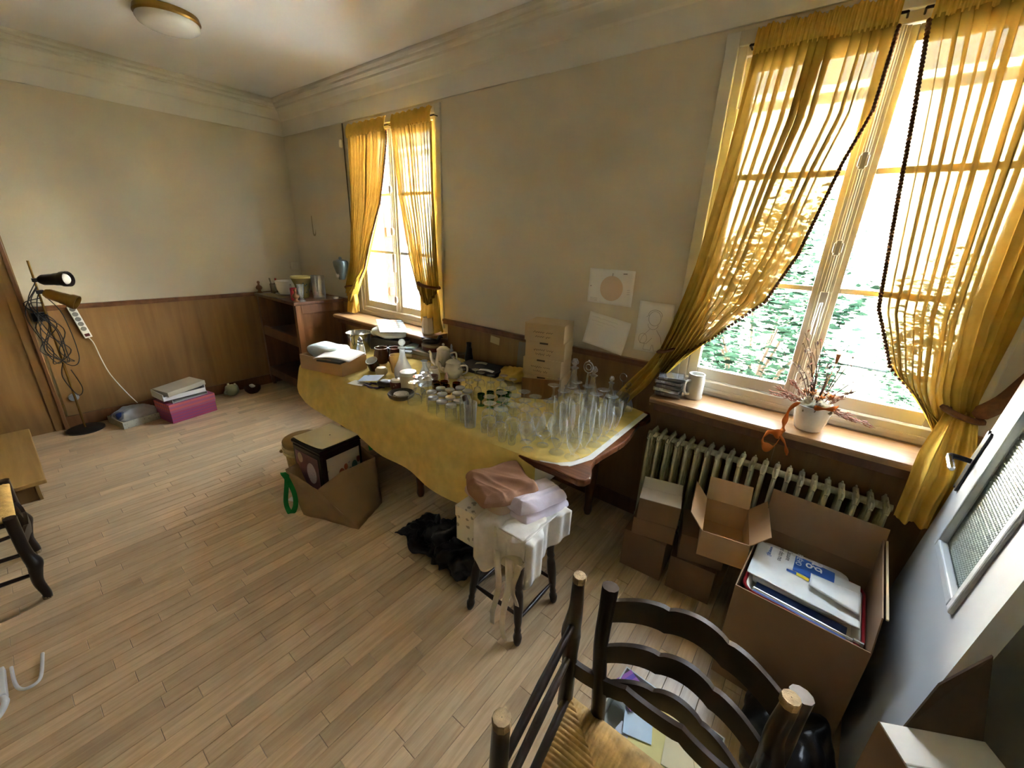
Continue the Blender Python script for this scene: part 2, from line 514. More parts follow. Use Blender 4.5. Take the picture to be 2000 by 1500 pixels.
# ------------------------------------------------------------------ walls, ceiling
def wall_with_holes(x0, x1, z0, z1, y0, y1, holes):
    b = B(); xs = x0
    for (a, c, d, e) in sorted(holes):
        b.box(xs, a, y0, y1, z0, z1); b.box(a, c, y0, y1, z0, d); b.box(a, c, y0, y1, e, z1); xs = c
    b.box(xs, x1, y0, y1, z0, z1)
    return b
wall_window = struct('wall_window', wall_with_holes(-0.2, RX + 0.2, -0.1, RZ + 0.1, 0.0, 0.28, [W1, W2]), M_wall)
wall_far = struct('wall_far', B().box(-0.2, 0.0, RY - 0.2, 0.0, -0.1, RZ + 0.1), M_wall)
wall_right = struct('wall_right', B().box(RX, RX + 0.2, RY - 0.2, 0.0, -0.1, RZ + 0.1), M_wall)
wall_back = struct('wall_back', wall_with_holes(0.0, RX, -0.1, RZ + 0.1, RY - 0.2, RY, BW), M_wains)  # unseen wall, given dark wood to cut the light bounced back
shade_storey = struct('shade_storey', B().box(2.9, 9.0, RY - 0.4, 0.28, RZ + 0.101, 8.2), mat('shade_render', '#b8b0a2', 0.9, 0.05))  # unseen block added to shade the garden outside the radiator window
ceiling = struct('ceiling', B().box(-0.2, RX + 0.2, RY - 0.2, 0.28, RZ, RZ + 0.1), M_ceil)
# cornice: flat frieze, cove and stepped mouldings
CP = [(0.0, 2.665), (0.012, 2.665), (0.012, 2.80), (0.028, 2.81), (0.034, 2.83), (0.05, 2.86), (0.075, 2.885), (0.085, 2.89), (0.085, 2.905),
      (0.10, 2.908), (0.112, 2.92), (0.112, 2.935), (0.125, 2.938), (0.135, 2.95), (0.135, RZ - 0.001), (0.0, RZ - 0.001)]
def cornice(name, fn, length):
    b = B(); n = len(CP)
    vs = [fn(0, d, z) for d, z in CP] + [fn(length, d, z) for d, z in CP]
    b.add(vs, [(i, (i + 1) % n, n + (i + 1) % n, n + i) for i in range(n)] + [tuple(range(n))[::-1], tuple(range(n, 2 * n))])
    return struct(name, b, M_corn)
cornice('trim_1', lambda t, d, z: ((0 if t == 0 else RX) + (d if t == 0 else 0), -0.0005 - d, z), RX)
cornice('trim_2', lambda t, d, z: (0.0005 + d, (0 if t == 0 else RY) - (d if t == 0 else 0), z), -RY)
cornice('trim_3', lambda t, d, z: (RX - 0.0005 - d, 0 if t == 0 else RY, z), -RY)

# wainscot panels and rails
WZ = 1.045
def wains_panels(root, axis, segs, dep=0.018):
    for (a, c, z1) in segs:
        n = max(1, round((c - a) / 0.62)); st = (c - a) / n
        for i in range(n):
            p, q = a + i * st + 0.0003, a + (i + 1) * st - 0.0003
            b = B()
            if axis == 'x': b.box(p, q, -dep, -0.0005, 0.11, z1)
            else: b.box(0.0005, dep, p, q, 0.11, z1)
            ob('panel', b, M_wains, root)
tw = struct('trim_4')
wains_panels(tw, 'x', [(0.022, 1.08, WZ), (1.08, 2.53, 0.88), (2.53, 4.38, WZ), (4.38, 5.62, 0.88), (5.62, RX, WZ)])
rail = B()
for a, c in ((0.022, 1.20), (2.48, 4.40)):
    rail.box(a, c, -0.034, -0.0005, WZ, WZ + 0.022); rail.box(a, c, -0.026, -0.0005, WZ - 0.02, WZ)
ob('rail', rail, M_cab, tw, bevel=0.003)
tl = struct('trim_5')
wains_panels(tl, 'y', [(-2.20, -0.02, WZ), (RY + 0.02, -2.32, WZ)])
ob('rail', B().box(0.0005, 0.034, -2.20, -0.036, WZ, WZ + 0.022).box(0.0005, 0.026, -2.20, -0.036, WZ - 0.02, WZ), M_cab, tl, bevel=0.003)
struct('baseboard_window', B().box(0.022, RX - 0.02, -0.026, -0.0005, 0.0, 0.108), M_cab, bevel=0.003)
struct('baseboard_left', B().box(0.0005, 0.026, -2.26, -0.03, 0.0, 0.108), M_cab, bevel=0.003)
struct('baseboard_right', B().box(RX - 0.02, RX - 0.0005, RY + 0.02, -0.03, 0.0, 0.108), M_cab, bevel=0.003)
# wooden door casing at the left end of the far wall
dc = struct('trim_6', B().box(0.0, 0.03, -2.30, -2.215, 0.0, 2.3).box(0.0, 0.02, -3.2, -2.30, 0.0, 2.3), M_wains)
ob('moulding', B().box(0.03, 0.042, -2.245, -2.222, 0.0, 2.3), M_cab, dc, bevel=0.003)

# ------------------------------------------------------------------ windows
def make_window(name, W, knob=False):
    x0, x1, z0, z1 = W
    root = struct(name)
    xm = (x0 + x1) / 2
    b = B()                                   # architrave on the wall face
    c = 0.045
    b.box(x0 - c, x0 + 0.012, -0.016, 0.03, z0, z1 + c).box(x1 - 0.012, x1 + c, -0.016, 0.03, z0, z1 + c)
    b.box(x0 + 0.012, x1 - 0.012, -0.016, 0.03, z1 - 0.012, z1 + c)
    ob('casing', b, M_frame, root, bevel=0.004)
    b = B()                                   # fixed frame
    b.box(x0 + 0.012, x0 + 0.05, 0.0, 0.075, z0, z1 - 0.012).box(x1 - 0.05, x1 - 0.012, 0.0, 0.075, z0, z1 - 0.012)
    b.box(x0 + 0.05, x1 - 0.05, 0.0, 0.075, z1 - 0.05, z1 - 0.012).box(x0 + 0.05, x1 - 0.05, -0.012, 0.075, z0 - 0.03, z0 + 0.045)
    b.box(x0 + 0.05, x1 - 0.05, -0.02, -0.012, z0 - 0.01, z0 + 0.01)
    ob('frame', b, M_frame, root, bevel=0.003)
    for k, (a, e) in enumerate(((x0 + 0.052, xm), (xm, x1 - 0.052))):
        s = B(); zb, zt = z0 + 0.048, z1 - 0.053
        st = 0.052
        s.box(a, a + st, 0.012, 0.052, zb, zt).box(e - st, e, 0.012, 0.052, zb, zt)
        s.box(a + st, e - st, 0.012, 0.052, zb, zb + 0.062).box(a + st, e - st, 0.012, 0.052, zt - 0.055, zt)
        mz = (1.567, 2.055)
        for z in mz:
            s.box(a + st, e - st, 0.018, 0.046, z - 0.012, z + 0.012)
        sash = ob('sash', s, M_frame, root, bevel=0.004)
        lv = [zb + 0.062, mz[0] - 0.012, mz[0] + 0.012, mz[1] - 0.012, mz[1] + 0.012, zt - 0.055]
        for i in range(3):
            ob('pane', B().box(a + st - 0.004, e - st + 0.004, 0.032, 0.034, lv[2 * i] - 0.003, lv[2 * i + 1] + 0.003), M_pane, sash)
        hg = B()
        for z in (1.25, 2.3):
            hx = a if k == 0 else e
            hg.tube([(hx, 0.006, z - 0.045), (hx, 0.006, z + 0.045)], 0.007, 8)
        ob('hinge', hg, M_frame, sash)
    # meeting moulding, bolt rod with keeps and the handle
    ob('cover_strip', B().box(xm - 0.028, xm + 0.028, -0.002, 0.012, z0 + 0.05, z1 - 0.055).box(xm - 0.014, xm + 0.014, -0.010, -0.002, z0 + 0.05, z1 - 0.055), M_frame, root, bevel=0.003)
    rod = B().tube([(xm + 0.001, -0.018, z0 + 0.06), (xm + 0.001, -0.018, z1 - 0.06)], 0.0065, 8)
    ob('bolt_rod', rod, M_frame, root, smooth=40)
    for z in (1.15, 1.75, 2.09):
        ob('bolt_keep', B().box(xm - 0.017, xm + 0.017, -0.028, -0.010, z - 0.022, z + 0.022).box(xm - 0.011, xm + 0.011, -0.030, -0.010, z - 0.032, z + 0.032), M_frame, root, bevel=0.004)
    hb = B().box(xm - 0.016, xm + 0.016, -0.026, -0.010, 1.40, 1.56)
    hb.lathe([(0.0, -0.026), (0.012, -0.026), (0.012, 0.0), (0.0, 0.0)], 12, M=Matrix.Translation((xm, -0.026, 1.51)) @ Matrix.Rotation(PI / 2, 4, 'X'))
    ob('lock_case', hb, M_frame, root, bevel=0.004)
    h = B().tube(smooth_path([(xm, -0.045, 1.51), (xm, -0.06, 1.49), (xm, -0.062, 1.44), (xm, -0.058, 1.37)], 5), [0.008] * 10 + [0.012] * 6, 8, flat=0.7)
    ob('handle', h, M_white, root, smooth=50)
    return root
win1 = make_window('window_1', W1)
win2 = make_window('window_2', W2)
# bare frames of the two garden doors in the wall behind the camera
for n, (a, c, d, e) in enumerate(BW):
    r = struct('window_%d' % (n + 3), B().box(a, a + 0.07, RY - 0.1, RY - 0.04, d, e).box(c - 0.07, c, RY - 0.1, RY - 0.04, d, e).box(a + .07, c - .07, RY - 0.1, RY - 0.04, e - 0.07, e).box(a + .07, c - .07, RY - 0.1, RY - 0.04, d, d + 0.12).box((a + c) / 2 - 0.05, (a + c) / 2 + 0.05, RY - 0.1, RY - 0.04, d + .12, e - .07), M_frame)

# ------------------------------------------------------------------ sills
def sill(name, x0, x1, label):
    b = B()
    prof = [(-0.013, 0.905), (-0.235, 0.905), (-0.250, 0.910), (-0.256, 0.920), (-0.256, 0.930), (-0.250, 0.938), (-0.240, 0.941), (-0.013, 0.946)]
    n = len(prof)
    vs = [(x0, y, z) for y, z in prof] + [(x1, y, z) for y, z in prof]
    b.add(vs, [(i, (i + 1) % n, n + (i + 1) % n, n + i) for i in range(n)] + [tuple(range(n))[::-1], tuple(range(n, 2 * n))])
    o = struct(name, b, M_oak, smooth=35)
    return o
s1 = sill('trim_7', 1.10, 2.52, '')
s2 = sill('trim_8', 4.39, 5.55, '')
for r, x0, x1 in ((s1, 1.13, 2.49), (s2, 4.41, 5.53)):
    ob('under_board', B().box(x0, x1, -0.225, -0.205, 0.86, 0.905), M_oakdark, r, bevel=0.003)

# ------------------------------------------------------------------ garden
M_lawn = mat('lawn', '#27341f', 0.9, 0.35, 3, bump=0.5)
lawn = struct('lawn', B().grid(40, 40, lambda u, v: (-25 + u * 60, 0.3 + v * 45, -0.55 + 0.08 * noise.noise(Vector((u * 20, v * 20, 0))))), M_lawn, smooth=60)
struct('bounce_terrace', B().box(-14, 3.6, 0.3, 9.5, -0.62, -0.40), mat('bounce_gravel', '#d6d2ca', 0.9, 0.12, 8, bump=0.3))  # pale ground added to bounce sunlight through the corner window
solo('bounce_wall', B().box(-9, 12, 8.6, 8.9, -0.5, 4.6).box(-9.1, 12.1, 8.5, 9.0, 4.6, 4.72), mat('bounce_render', '#e0dcd2', 0.9, 0.05, 3), 'added white wall bouncing sunlight, beyond the shrubs and windows', 'wall')  # added as a sunlit reflector to brighten the room
struct('garden_ground', B().box(-25, 35, -40, RY - 0.3, -0.7, -0.6), M_lawn)
def leafy(n, rx, ry, rz, size, seed):
    rnd = random.Random(seed); b = B()
    for i in range(n):
        a, z = rnd.random() * 2 * PI, rnd.uniform(-1, 1)
        rr = math.sqrt(max(0, 1 - z * z)) * (0.55 + 0.5 * rnd.random())
        p = Vector((rr * math.cos(a) * rx, rr * math.sin(a) * ry, z * (0.6 + 0.4 * rnd.random()) * rz))
        p += Vector((noise.noise(p * 1.7), noise.noise(p * 1.7 + Vector((5, 0, 0))), noise.noise(p * 1.7 + Vector((0, 9, 0))))) * 0.35
        M = Matrix.Translation(p) @ Matrix.Rotation(rnd.random() * 6.3, 4, 'Z') @ Matrix.Rotation(rnd.uniform(-1.1, 1.1), 4, 'X')
        s = size * rnd.uniform(0.6, 1.4)
        b.add([(-s, 0, 0), (0, -s * 0.35, s * 0.12), (s, 0, 0), (0, s * 0.35, s * 0.12)], [(0, 1, 2, 3)], M)
    return b
def leafmat(name, c1, c2):
    m, nt, N, L, p = _new(name); N.remove(p)
    gi = N.new('ShaderNodeNewGeometry'); rp = N.new('ShaderNodeValToRGB')
    rp.color_ramp.elements[0].color = lin(c1); rp.color_ramp.elements[1].color = lin(c2)
    L.new(gi.outputs['Random Per Island'], rp.inputs[0])
    d = N.new('ShaderNodeBsdfDiffuse'); t = N.new('ShaderNodeBsdfTranslucent'); mx = N.new('ShaderNodeMixShader'); mx.inputs[0].default_value = 0.4
    L.new(rp.outputs[0], d.inputs[0]); L.new(rp.outputs[0], t.inputs[0]); L.new(d.outputs[0], mx.inputs[1]); L.new(t.outputs[0], mx.inputs[2])
    L.new(mx.outputs[0], N['Material Output'].inputs[0])
    return m
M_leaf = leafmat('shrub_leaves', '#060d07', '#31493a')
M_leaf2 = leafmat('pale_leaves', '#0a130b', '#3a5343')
M_bark = mat('bark', '#4a3a2a', 0.9, 0.3, 20)
SHR = [((4.5, 2.7, 0.55), (0.95, 0.7, 1.55), 5200, 0.055, M_leaf, 'tall leafy garden shrub close outside the radiator window'),
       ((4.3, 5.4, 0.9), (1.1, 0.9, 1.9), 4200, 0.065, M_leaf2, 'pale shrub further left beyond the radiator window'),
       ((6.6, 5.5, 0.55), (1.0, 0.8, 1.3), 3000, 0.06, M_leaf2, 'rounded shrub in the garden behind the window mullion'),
       ((9.4, 6.4, 1.0), (1.3, 1.1, 1.8), 3000, 0.09, M_leaf, 'distant bush at the far edge of the lawn')]
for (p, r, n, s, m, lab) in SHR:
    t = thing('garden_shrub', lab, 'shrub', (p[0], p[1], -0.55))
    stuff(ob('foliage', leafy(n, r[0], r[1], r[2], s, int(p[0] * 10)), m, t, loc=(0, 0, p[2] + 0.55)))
    tb = B()
    for k in range(5):
        a = k * 1.3
        tb.tube([(0.05 * math.cos(a), 0.05 * math.sin(a), 0), (0.3 * r[0] * math.cos(a), 0.3 * r[1] * math.sin(a), 0.5 + p[2]), (0.55 * r[0] * math.cos(a), 0.55 * r[1] * math.sin(a), 0.9 + p[2])], [0.03, 0.02, 0.008], 6)
    ob('stem', tb, M_bark, t)
# wooden shutters folded back outside each window
M_shut = wood('shutter_wood', '#5c2a1c', '#8a4a33', (6, 6, 0.6), 2.5, 0.6, 0.1)
for (xs, lab) in ((W1[0] - 0.0, 'red-brown plank shutter outside the window above the cabinet'), (W2[0] + 0.0, 'red-brown plank shutter outside the window above the radiator')):
    t = thing('window_shutter', lab, 'shutter', (xs, 0.30, 0.9), rz=math.radians(78 if xs < 3 else 130))
    for k in range(2 if xs < 3 else 3):
        ob('plank', B().box(0.005 + k * 0.125, 0.127 + k * 0.125, -0.014, 0.014, 0.0, 1.08), M_shut, t, bevel=0.003)
    for z in (0.2, 0.8):
        ob('batten', B().box(0.02, 0.24 if xs < 3 else 0.36, -0.032, -0.015, z, z + 0.09), M_shut, t, bevel=0.003)

# ------------------------------------------------------------------ curtains
def curtain(name, label, outer, lead, ztie, ztop, y0, nf, tail, amp=0.034, side=1, tie_x=None, tail_y=None, fringe=True, tie_kind='cord'):
    """outer/lead: [(z, x)] edges from top to tie; tail: [(z, x_outer, x_lead, y)] below the tie"""
    root = thing(name, label, 'curtain', (0, 0, 0), group='yellow curtains')
    so = sorted(outer); sl = sorted(lead)
    seed = (hash(label) % 97) / 10.0
    seed = sum(map(ord, label)) % 89
    xo_t, xl_t = interp(so, ztop), interp(sl, ztop)
    full = abs(xl_t - xo_t)
    def fold(u, z, w):
        k = min(1.0, w / full)
        tight = 1 - k
        ph = 2 * PI * nf * (u + 0.05 * noise.noise(Vector((u * 6, z * 0.8, seed))))
        a = amp * (0.45 + 0.9 * tight) * (0.75 + 0.5 * noise.noise(Vector((u * 9, seed, z * 0.7))))
        return a * math.sin(ph) + 0.35 * a * math.sin(2.1 * ph + 1.0 + seed)
    def P(u, v):
        z = ztop + (ztie - ztop) * v
        xo, xl = interp(so, z), interp(sl, z)
        w = abs(xl - xo)
        y = y0 + fold(u, z, w) - 0.05 * v ** 3
        # lead edge drops in a swag towards the tie
        zz = z - 0.16 * max(0, (v - 0.6) / 0.4) ** 2 * math.sin(PI * min(1, u * 0.92)) * min(1, 1.0)
        sg = 1 if xl > xo else -1
        ph = 2 * PI * nf * (u + 0.05 * noise.noise(Vector((u * 6, z * 0.8, seed))))
        ov = (w / nf) * (0.42 + 0.3 * noise.noise(Vector((u * 5, seed + 3, z * 0.5)))) * math.sin(ph + 0.9) * math.sin(PI * min(1, max(0, u))) ** 0.4
        return (xo + (xl - xo) * u + sg * ov, y, zz)
    ob('panel', B().grid(nf * 14, 50, P), M_curtain, root, smooth=180)
    # gathered header: heading frill above the rod and the ruched tunnel
    def Hd(u, v):
        z = ztop - 0.012 + 0.105 * v
        xo, xl = xo_t, xl_t
        fr = 0.010 * math.sin(2 * PI * nf * 2.3 * u + 2 * math.sin(9 * u + seed))
        y = y0 + fr * (0.6 + 0.5 * abs(v - 0.35)) - 0.012 * (1 - (2 * v - 0.7) ** 2)
        return (xo + (xl - xo) * u, y, z + (0.006 * math.sin(40 * u + seed) if v > 0.8 else 0))
    ob('heading', B().grid(nf * 12, 8, Hd), M_curtaind, root, smooth=180)
    rodz = ztop + 0.03
    xa, xb = min(xo_t, xl_t) - 0.02, max(xo_t, xl_t) + 0.02
    ob('rod', B().tube([(xa, y0 + 0.004, rodz), (xb, y0 + 0.004, rodz)], 0.005, 8).tube([(xa, 0.0, rodz), (xa, y0 + 0.004, rodz)], 0.004, 6).tube([(xb, 0.0, rodz), (xb, y0 + 0.004, rodz)], 0.004, 6), M_dark, root)
    # tail
    def Tl(u, v):
        zt = tail[0][0] + (tail[-1][0] - tail[0][0]) * v
        a = interp(sorted((t[0], t[1]) for t in tail), zt); c = interp(sorted((t[0], t[2]) for t in tail), zt); yy = interp(sorted((t[0], t[3]) for t in tail), zt)
        ph = 2 * PI * 3.2 * u + 1.3 * noise.noise(Vector((u * 3, v * 2, seed)))
        am = amp * (0.35 + 0.45 * v)
        return (a + (c - a) * u, yy + am * math.sin(ph + seed + 1.5 * v) + 0.3 * am * math.sin(2.3 * ph), zt + 0.01 * math.sin(ph))
    ob('tail', B().grid(nf * 7, 16, Tl), M_curtaind, root, smooth=180)
    # tie
    t0 = tail[0]
    xo, xl = t0[1], t0[2]
    cx, hw = (xo + xl) / 2, abs(xl - xo) / 2 + 0.006
    ring = [(cx + hw * math.cos(a), t0[3] + 0.052 * math.sin(a), t0[0] + 0.012 * math.cos(a) * side) for a in [2 * PI * i / 20 for i in range(21)]]
    ob('tie', B().tube(ring, 0.012 if tie_kind == 'band' else 0.008, 7, flat=1.6), M_fringe if tie_kind != 'plain' else M_curtaind, root, smooth=60)
    if fringe:
        b = B()
        for i in range(105):
            v = 0.01 + 0.97 * i / 104
            p = P(1.0, v)
            b.ball((p[0] + 0.004 * (1 if xl_t > xo_t else -1), p[1] - 0.002, p[2]), 0.0088, 6, 4)
        stuff(ob('pompom_fringe', b, M_fringe, root, smooth=60))
    return root
Y0 = -0.055
curtain('curtain', 'yellow sheer curtain nearest the far corner, tied back beside the cabinet', [(2.55, 1.31), (2.0, 1.29), (1.5, 1.25), (1.22, 1.17)], [(2.55, 1.875), (2.45, 1.87), (1.97, 1.75), (1.43, 1.48), (1.22, 1.27)], 1.22, 2.53, Y0, 12,
        [(1.22, 1.175, 1.265, -0.10), (1.10, 1.15, 1.30, -0.10), (0.965, 1.11, 1.29, -0.10)], side=1)
curtain('curtain', 'orange-yellow sheer curtain on the corner window next to the bare wall', [(2.55, 2.43), (2.0, 2.45), (1.6, 2.48), (1.34, 2.51)], [(2.55, 1.955), (2.48, 1.965), (2.04, 2.01), (1.56, 2.15), (1.34, 2.28)], 1.34, 2.53, Y0, 11,
        [(1.34, 2.50, 2.285, -0.10), (1.2, 2.53, 2.28, -0.10), (0.965, 2.55, 2.31, -0.10)], side=-1, tie_kind='band', fringe=False)
curtain('curtain', 'wide yellow sheer curtain swept across to the wall drawings', [(2.56, 4.53), (2.15, 4.50), (1.64, 4.45), (1.30, 4.39), (1.18, 4.36)], [(2.56, 5.005), (2.26, 5.0), (2.08, 4.95), (1.71, 4.88), (1.50, 4.80), (1.30, 4.60), (1.18, 4.43)], 1.18, 2.54, Y0, 12,
        [(1.18, 4.36, 4.42, -0.11), (1.05, 4.28, 4.38, -0.13), (0.96, 4.22, 4.34, -0.15), (0.84, 4.15, 4.25, -0.20)], side=1)
c4 = curtain('curtain', 'wide yellow sheer curtain beside the white door with a long tail', [(2.56, 5.62), (2.0, 5.62), (1.5, 5.61), (1.15, 5.60)], [(2.56, 5.09), (2.26, 5.13), (1.92, 5.17), (1.52, 5.22), (1.30, 5.32), (1.15, 5.51)], 1.15, 2.54, Y0, 13,
        [(1.15, 5.61, 5.52, -0.12), (1.0, 5.63, 5.47, -0.255), (0.93, 5.64, 5.46, -0.300), (0.72, 5.62, 5.46, -0.310)], side=-1, tie_kind='band')
ob('tieback_band', B().tube(smooth_path([(5.585, -0.165, 1.165), (5.64, -0.17, 1.24), (5.70, -0.13, 1.36), (5.775, -0.07, 1.47)], 6), [0.014, 0.02] + [0.03] * 15 + [0.022, 0.014], 10, flat=0.35), M_fringe, c4, smooth=60)
# ------------------------------------------------------------------ radiator
M_rad = mat('radiator_paint', '#cbc4a2', 0.35, 0.12, 14, bump=0.05)
rad = thing('radiator', 'cast-iron column radiator with cream paint under the wooden sill', 'radiator', (4.40, -0.125, 0))
sec = B()
for yy in (-0.062, 0.0, 0.062):
    sec.lathe([(0.35, 0.125), (0.8, 0.14), (1.0, 0.17), (1.0, 0.64), (0.85, 0.68), (0.4, 0.70)], 12, (0, yy, 0), cap0=True, cap1=True, sx=0.0095, sy=0.023)
for zz in (0.15, 0.67):
    sec.tube([(0, -0.082, zz), (0, -0.06, zz + (0.012 if zz > 0.4 else -0.012)), (0, 0.06, zz + (0.012 if zz > 0.4 else -0.012)), (0, 0.082, zz)], [0.008, 0.0135, 0.0135, 0.008], 8)
    sec.lathe([(0.017, -0.0262), (0.017, 0.0262)], 10, M=Matrix.Translation((0, 0, zz)) @ Matrix.Rotation(PI / 2, 4, 'Y'), cap0=True, cap1=True)
sec_m = sec.mesh('section', 50); sec_m.materials.append(M_rad)
for k in range(21):
    o = bpy.data.objects.new('section', sec_m); link(o, rad); o.location = (0.005 + k * 0.0527, 0, 0)
for k in (0, 20):
    ob('foot', B().box(-0.014 + k * 0.0527, 0.024 + k * 0.0527, -0.06, -0.03, 0, 0.14).box(-0.014 + k * 0.0527, 0.024 + k * 0.0527, 0.03, 0.06, 0, 0.14), M_rad, rad, bevel=0.004)
ob('pipe', B().tube(smooth_path([(1.085, 0, 0.15), (1.12, 0.0, 0.14), (1.13, 0, 0.08), (1.13, 0, 0.0)], 4), 0.011, 8), M_dark, rad, smooth=50)

# ------------------------------------------------------------------ door leaf leaning on the right wall
M_door = mat('door_paint', '#a9acae', 0.45, 0.03, 6, bump=0.03)
M_ribbed = glass('pebbled_glass', (0.8, 0.9, 0.86), 0.45, 0.95, 0.1, 0.45, (0.66, 0.78, 0.73))
dr = thing('loose_door_leaf', 'white door leaf with a pebbled glass pane leaning against the end wall', 'door', (5.494, -0.35, 0.002), rot=(0, math.radians(4.8), math.radians(-2.6)))
DW, DH, DT = 0.735, 2.03, 0.042
gy0, gy1, gz0, gz1 = -0.55, -0.185, 0.80, 1.86
leaf = B()
leaf.box(0, DT, -DW, gy0, 0.0, DH).box(0, DT, gy1, 0, 0.0, DH).box(0, DT, gy0, gy1, 0, gz0).box(0, DT, gy0, gy1, gz1, DH)
ob('leaf', leaf, M_door, dr)
bead = B()
for (a, c, e, f2) in ((gy0 - 0.018, gy0 + 0.014, gz0 - 0.018, gz1 + 0.018), (gy1 - 0.014, gy1 + 0.018, gz0 - 0.018, gz1 + 0.018)):
    bead.box(-0.012, 0.012, a, c, e, f2)
for (e, f2) in ((gz0 - 0.018, gz0 + 0.014), (gz1 - 0.014, gz1 + 0.018)):
    bead.box(-0.012, 0.012, gy0 + 0.014, gy1 - 0.014, e, f2)
ob('glazing_bead', bead, M_door, dr, bevel=0.005)
pb = B()
def pbl(u, v):
    y, z = gy0 + (gy1 - gy0) * u, gz0 + (gz1 - gz0) * v
    return (0.018 + 0.0035 * math.sin((y + z) * 2 * PI / 0.022) * math.sin((y - z) * 2 * PI / 0.022), y, z)
pb.grid(120, 340, pbl)
ob('pane', pb, M_ribbed, dr, smooth=180)
plate = B().prism([(-0.052, 0.95), (-0.045, 0.94), (-0.03, 0.955), (-0.015, 0.94), (-0.008, 0.95), (-0.012, 0.99), (-0.006, 1.06), (-0.012, 1.13), (-0.008, 1.17), (-0.015, 1.18), (-0.03, 1.165), (-0.045, 1.18), (-0.052, 1.17), (-0.048, 1.06)], -0.008, 0.0,
                  Matrix(((0, 0, 1, 0), (1, 0, 0, 0), (0, 1, 0, 0), (0, 0, 0, 1))))
pl_ = ob('lock_plate', plate, M_black, dr, bevel=0.002)
lv = B().tube(smooth_path([(-0.006, -0.03, 1.06), (-0.05, -0.03, 1.06), (-0.062, -0.035, 1.06), (-0.064, -0.05, 1.058)], 4), 0.009, 8)
ob('lever', lv, M_black, pl_, smooth=50)
ob('grip', B().tube([(-0.064, -0.05 - 0.012 * i, 1.058 - 0.001 * i) for i in range(9)], [0.008, 0.011, 0.009, 0.011, 0.009, 0.011, 0.009, 0.011, 0.007], 8), M_steel, pl_, smooth=30)

# ------------------------------------------------------------------ cabinet
cab = thing('sideboard_cabinet', 'old wooden cabinet with empty drawer openings in the far corner', 'cabinet', (0.03, -0.54, 0))
CW, CD, CH = 0.90, 0.51, 1.06
b = B()
b.box(CW - 0.05, CW, 0, 0.055, 0.09, CH - 0.03).box(CW - 0.05, CW, CD - 0.05, CD, 0.09, CH - 0.03)
b.box(CW - 0.05, CW, 0.055, CD - 0.05, 0.12, 0.24).box(CW - 0.05, CW, 0.055, CD - 0.05, CH - 0.12, CH - 0.03)
sp = ob('side_panel', b, M_cab, cab, bevel=0.003)
ob('inset', B().box(CW - 0.042, CW - 0.018, 0.055, CD - 0.05, 0.24, CH - 0.12), M_cab, sp)
ob('side_panel', B().box(0, 0.05, 0, CD, 0.09, CH - 0.03), M_cab, cab, bevel=0.003)
ob('back_panel', B().box(0.05, CW - 0.05, CD - 0.015, CD, 0.1, CH - 0.03), M_oakdark, cab)
ob('top', B().box(-0.012, CW + 0.018, -0.02, CD, CH - 0.03, CH), M_oakdark, cab, bevel=0.006)
ob('shelf', B().box(0.05, CW - 0.05, 0.005, CD - 0.015, 0.655, 0.675), M_oakdark, cab)
ob('drawer_rail', B().box(0.05, CW - 0.05, 0.0, 0.03, 0.60, 0.70), M_cab, cab, bevel=0.003)
ob('bottom', B().box(0.05, CW - 0.05, 0.0, CD - 0.015, 0.12, 0.22), M_oakdark, cab, bevel=0.003)
for (lx, ly) in ((0.03, 0.03), (CW - 0.03, 0.03), (0.03, CD - 0.03), (CW - 0.03, CD - 0.03)):
    ob('leg', B().lathe([(0.018, 0.0), (0.022, 0.02), (0.03, 0.05), (0.026, 0.08), (0.03, 0.1)], 12, (lx, ly, 0), cap0=True), M_cab, cab, smooth=50)
for lx in (0.03, CW - 0.03):
    ob('finial', B().lathe([(0.03, 0), (0.032, 0.01), (0.016, 0.02), (0.014, 0.03), (0.03, 0.045), (0.033, 0.06), (0.026, 0.075), (0.012, 0.085), (0.009, 0.1), (0.016, 0.112), (0.012, 0.125), (0.002, 0.13)], 14, (lx, 0.03, CH - 0.001)), M_cab, cab, smooth=50)

# ------------------------------------------------------------------ table with cloths
tb = thing('dining_table', 'long dark wooden dining table with wavy edge under the yellow cloth', 'table', (3.15, -0.53, 0))
TZ = 0.772
def outline():
    pts = []
    x0, x1, y0, y1 = 1.99, 4.37, -1.0, -0.06
    for k in range(24):
        t = k / 24; pts.append((x0 + (x1 - x0) * t, y0 + 0.012 * math.sin(t * 6 * PI)))
    pts += [(4.385, -1.012), (4.41, -0.995), (4.42, -0.96), (4.405, -0.92), (4.375, -0.87), (4.36, -0.8), (4.372, -0.7), (4.385, -0.6), (4.39, -0.53), (4.385, -0.45), (4.37, -0.35), (4.36, -0.26), (4.375, -0.2), (4.38, -0.14), (4.35, -0.07)]
    for k in range(24):
        t = 1 - k / 24; pts.append((x0 + (x1 - x0) * t - 0.05, y1))
    pts += [(1.97, -0.1), (1.955, -0.53), (1.97, -0.95)]
    return [(x - 3.15, y + 0.53) for x, y in pts]
OUT = outline()
M_table = wood('table_wood', '#4c2a18', '#74462a', (0.8, 8, 8), 2.4, 0.25, 0.05)
ob('tabletop', B().prism(OUT, TZ - 0.035, TZ), M_table, tb, bevel=0.008)
ob('apron', B().box(-1.0, 1.0, -0.36, -0.335, 0.63, TZ - 0.036).box(-1.0, 1.0, 0.335, 0.36, 0.63, TZ - 0.036).box(-1.0, -0.975, -0.335, 0.335, 0.63, TZ - 0.036).box(0.975, 1.0, -0.335, 0.335, 0.63, TZ - 0.036), M_oakdark, tb)
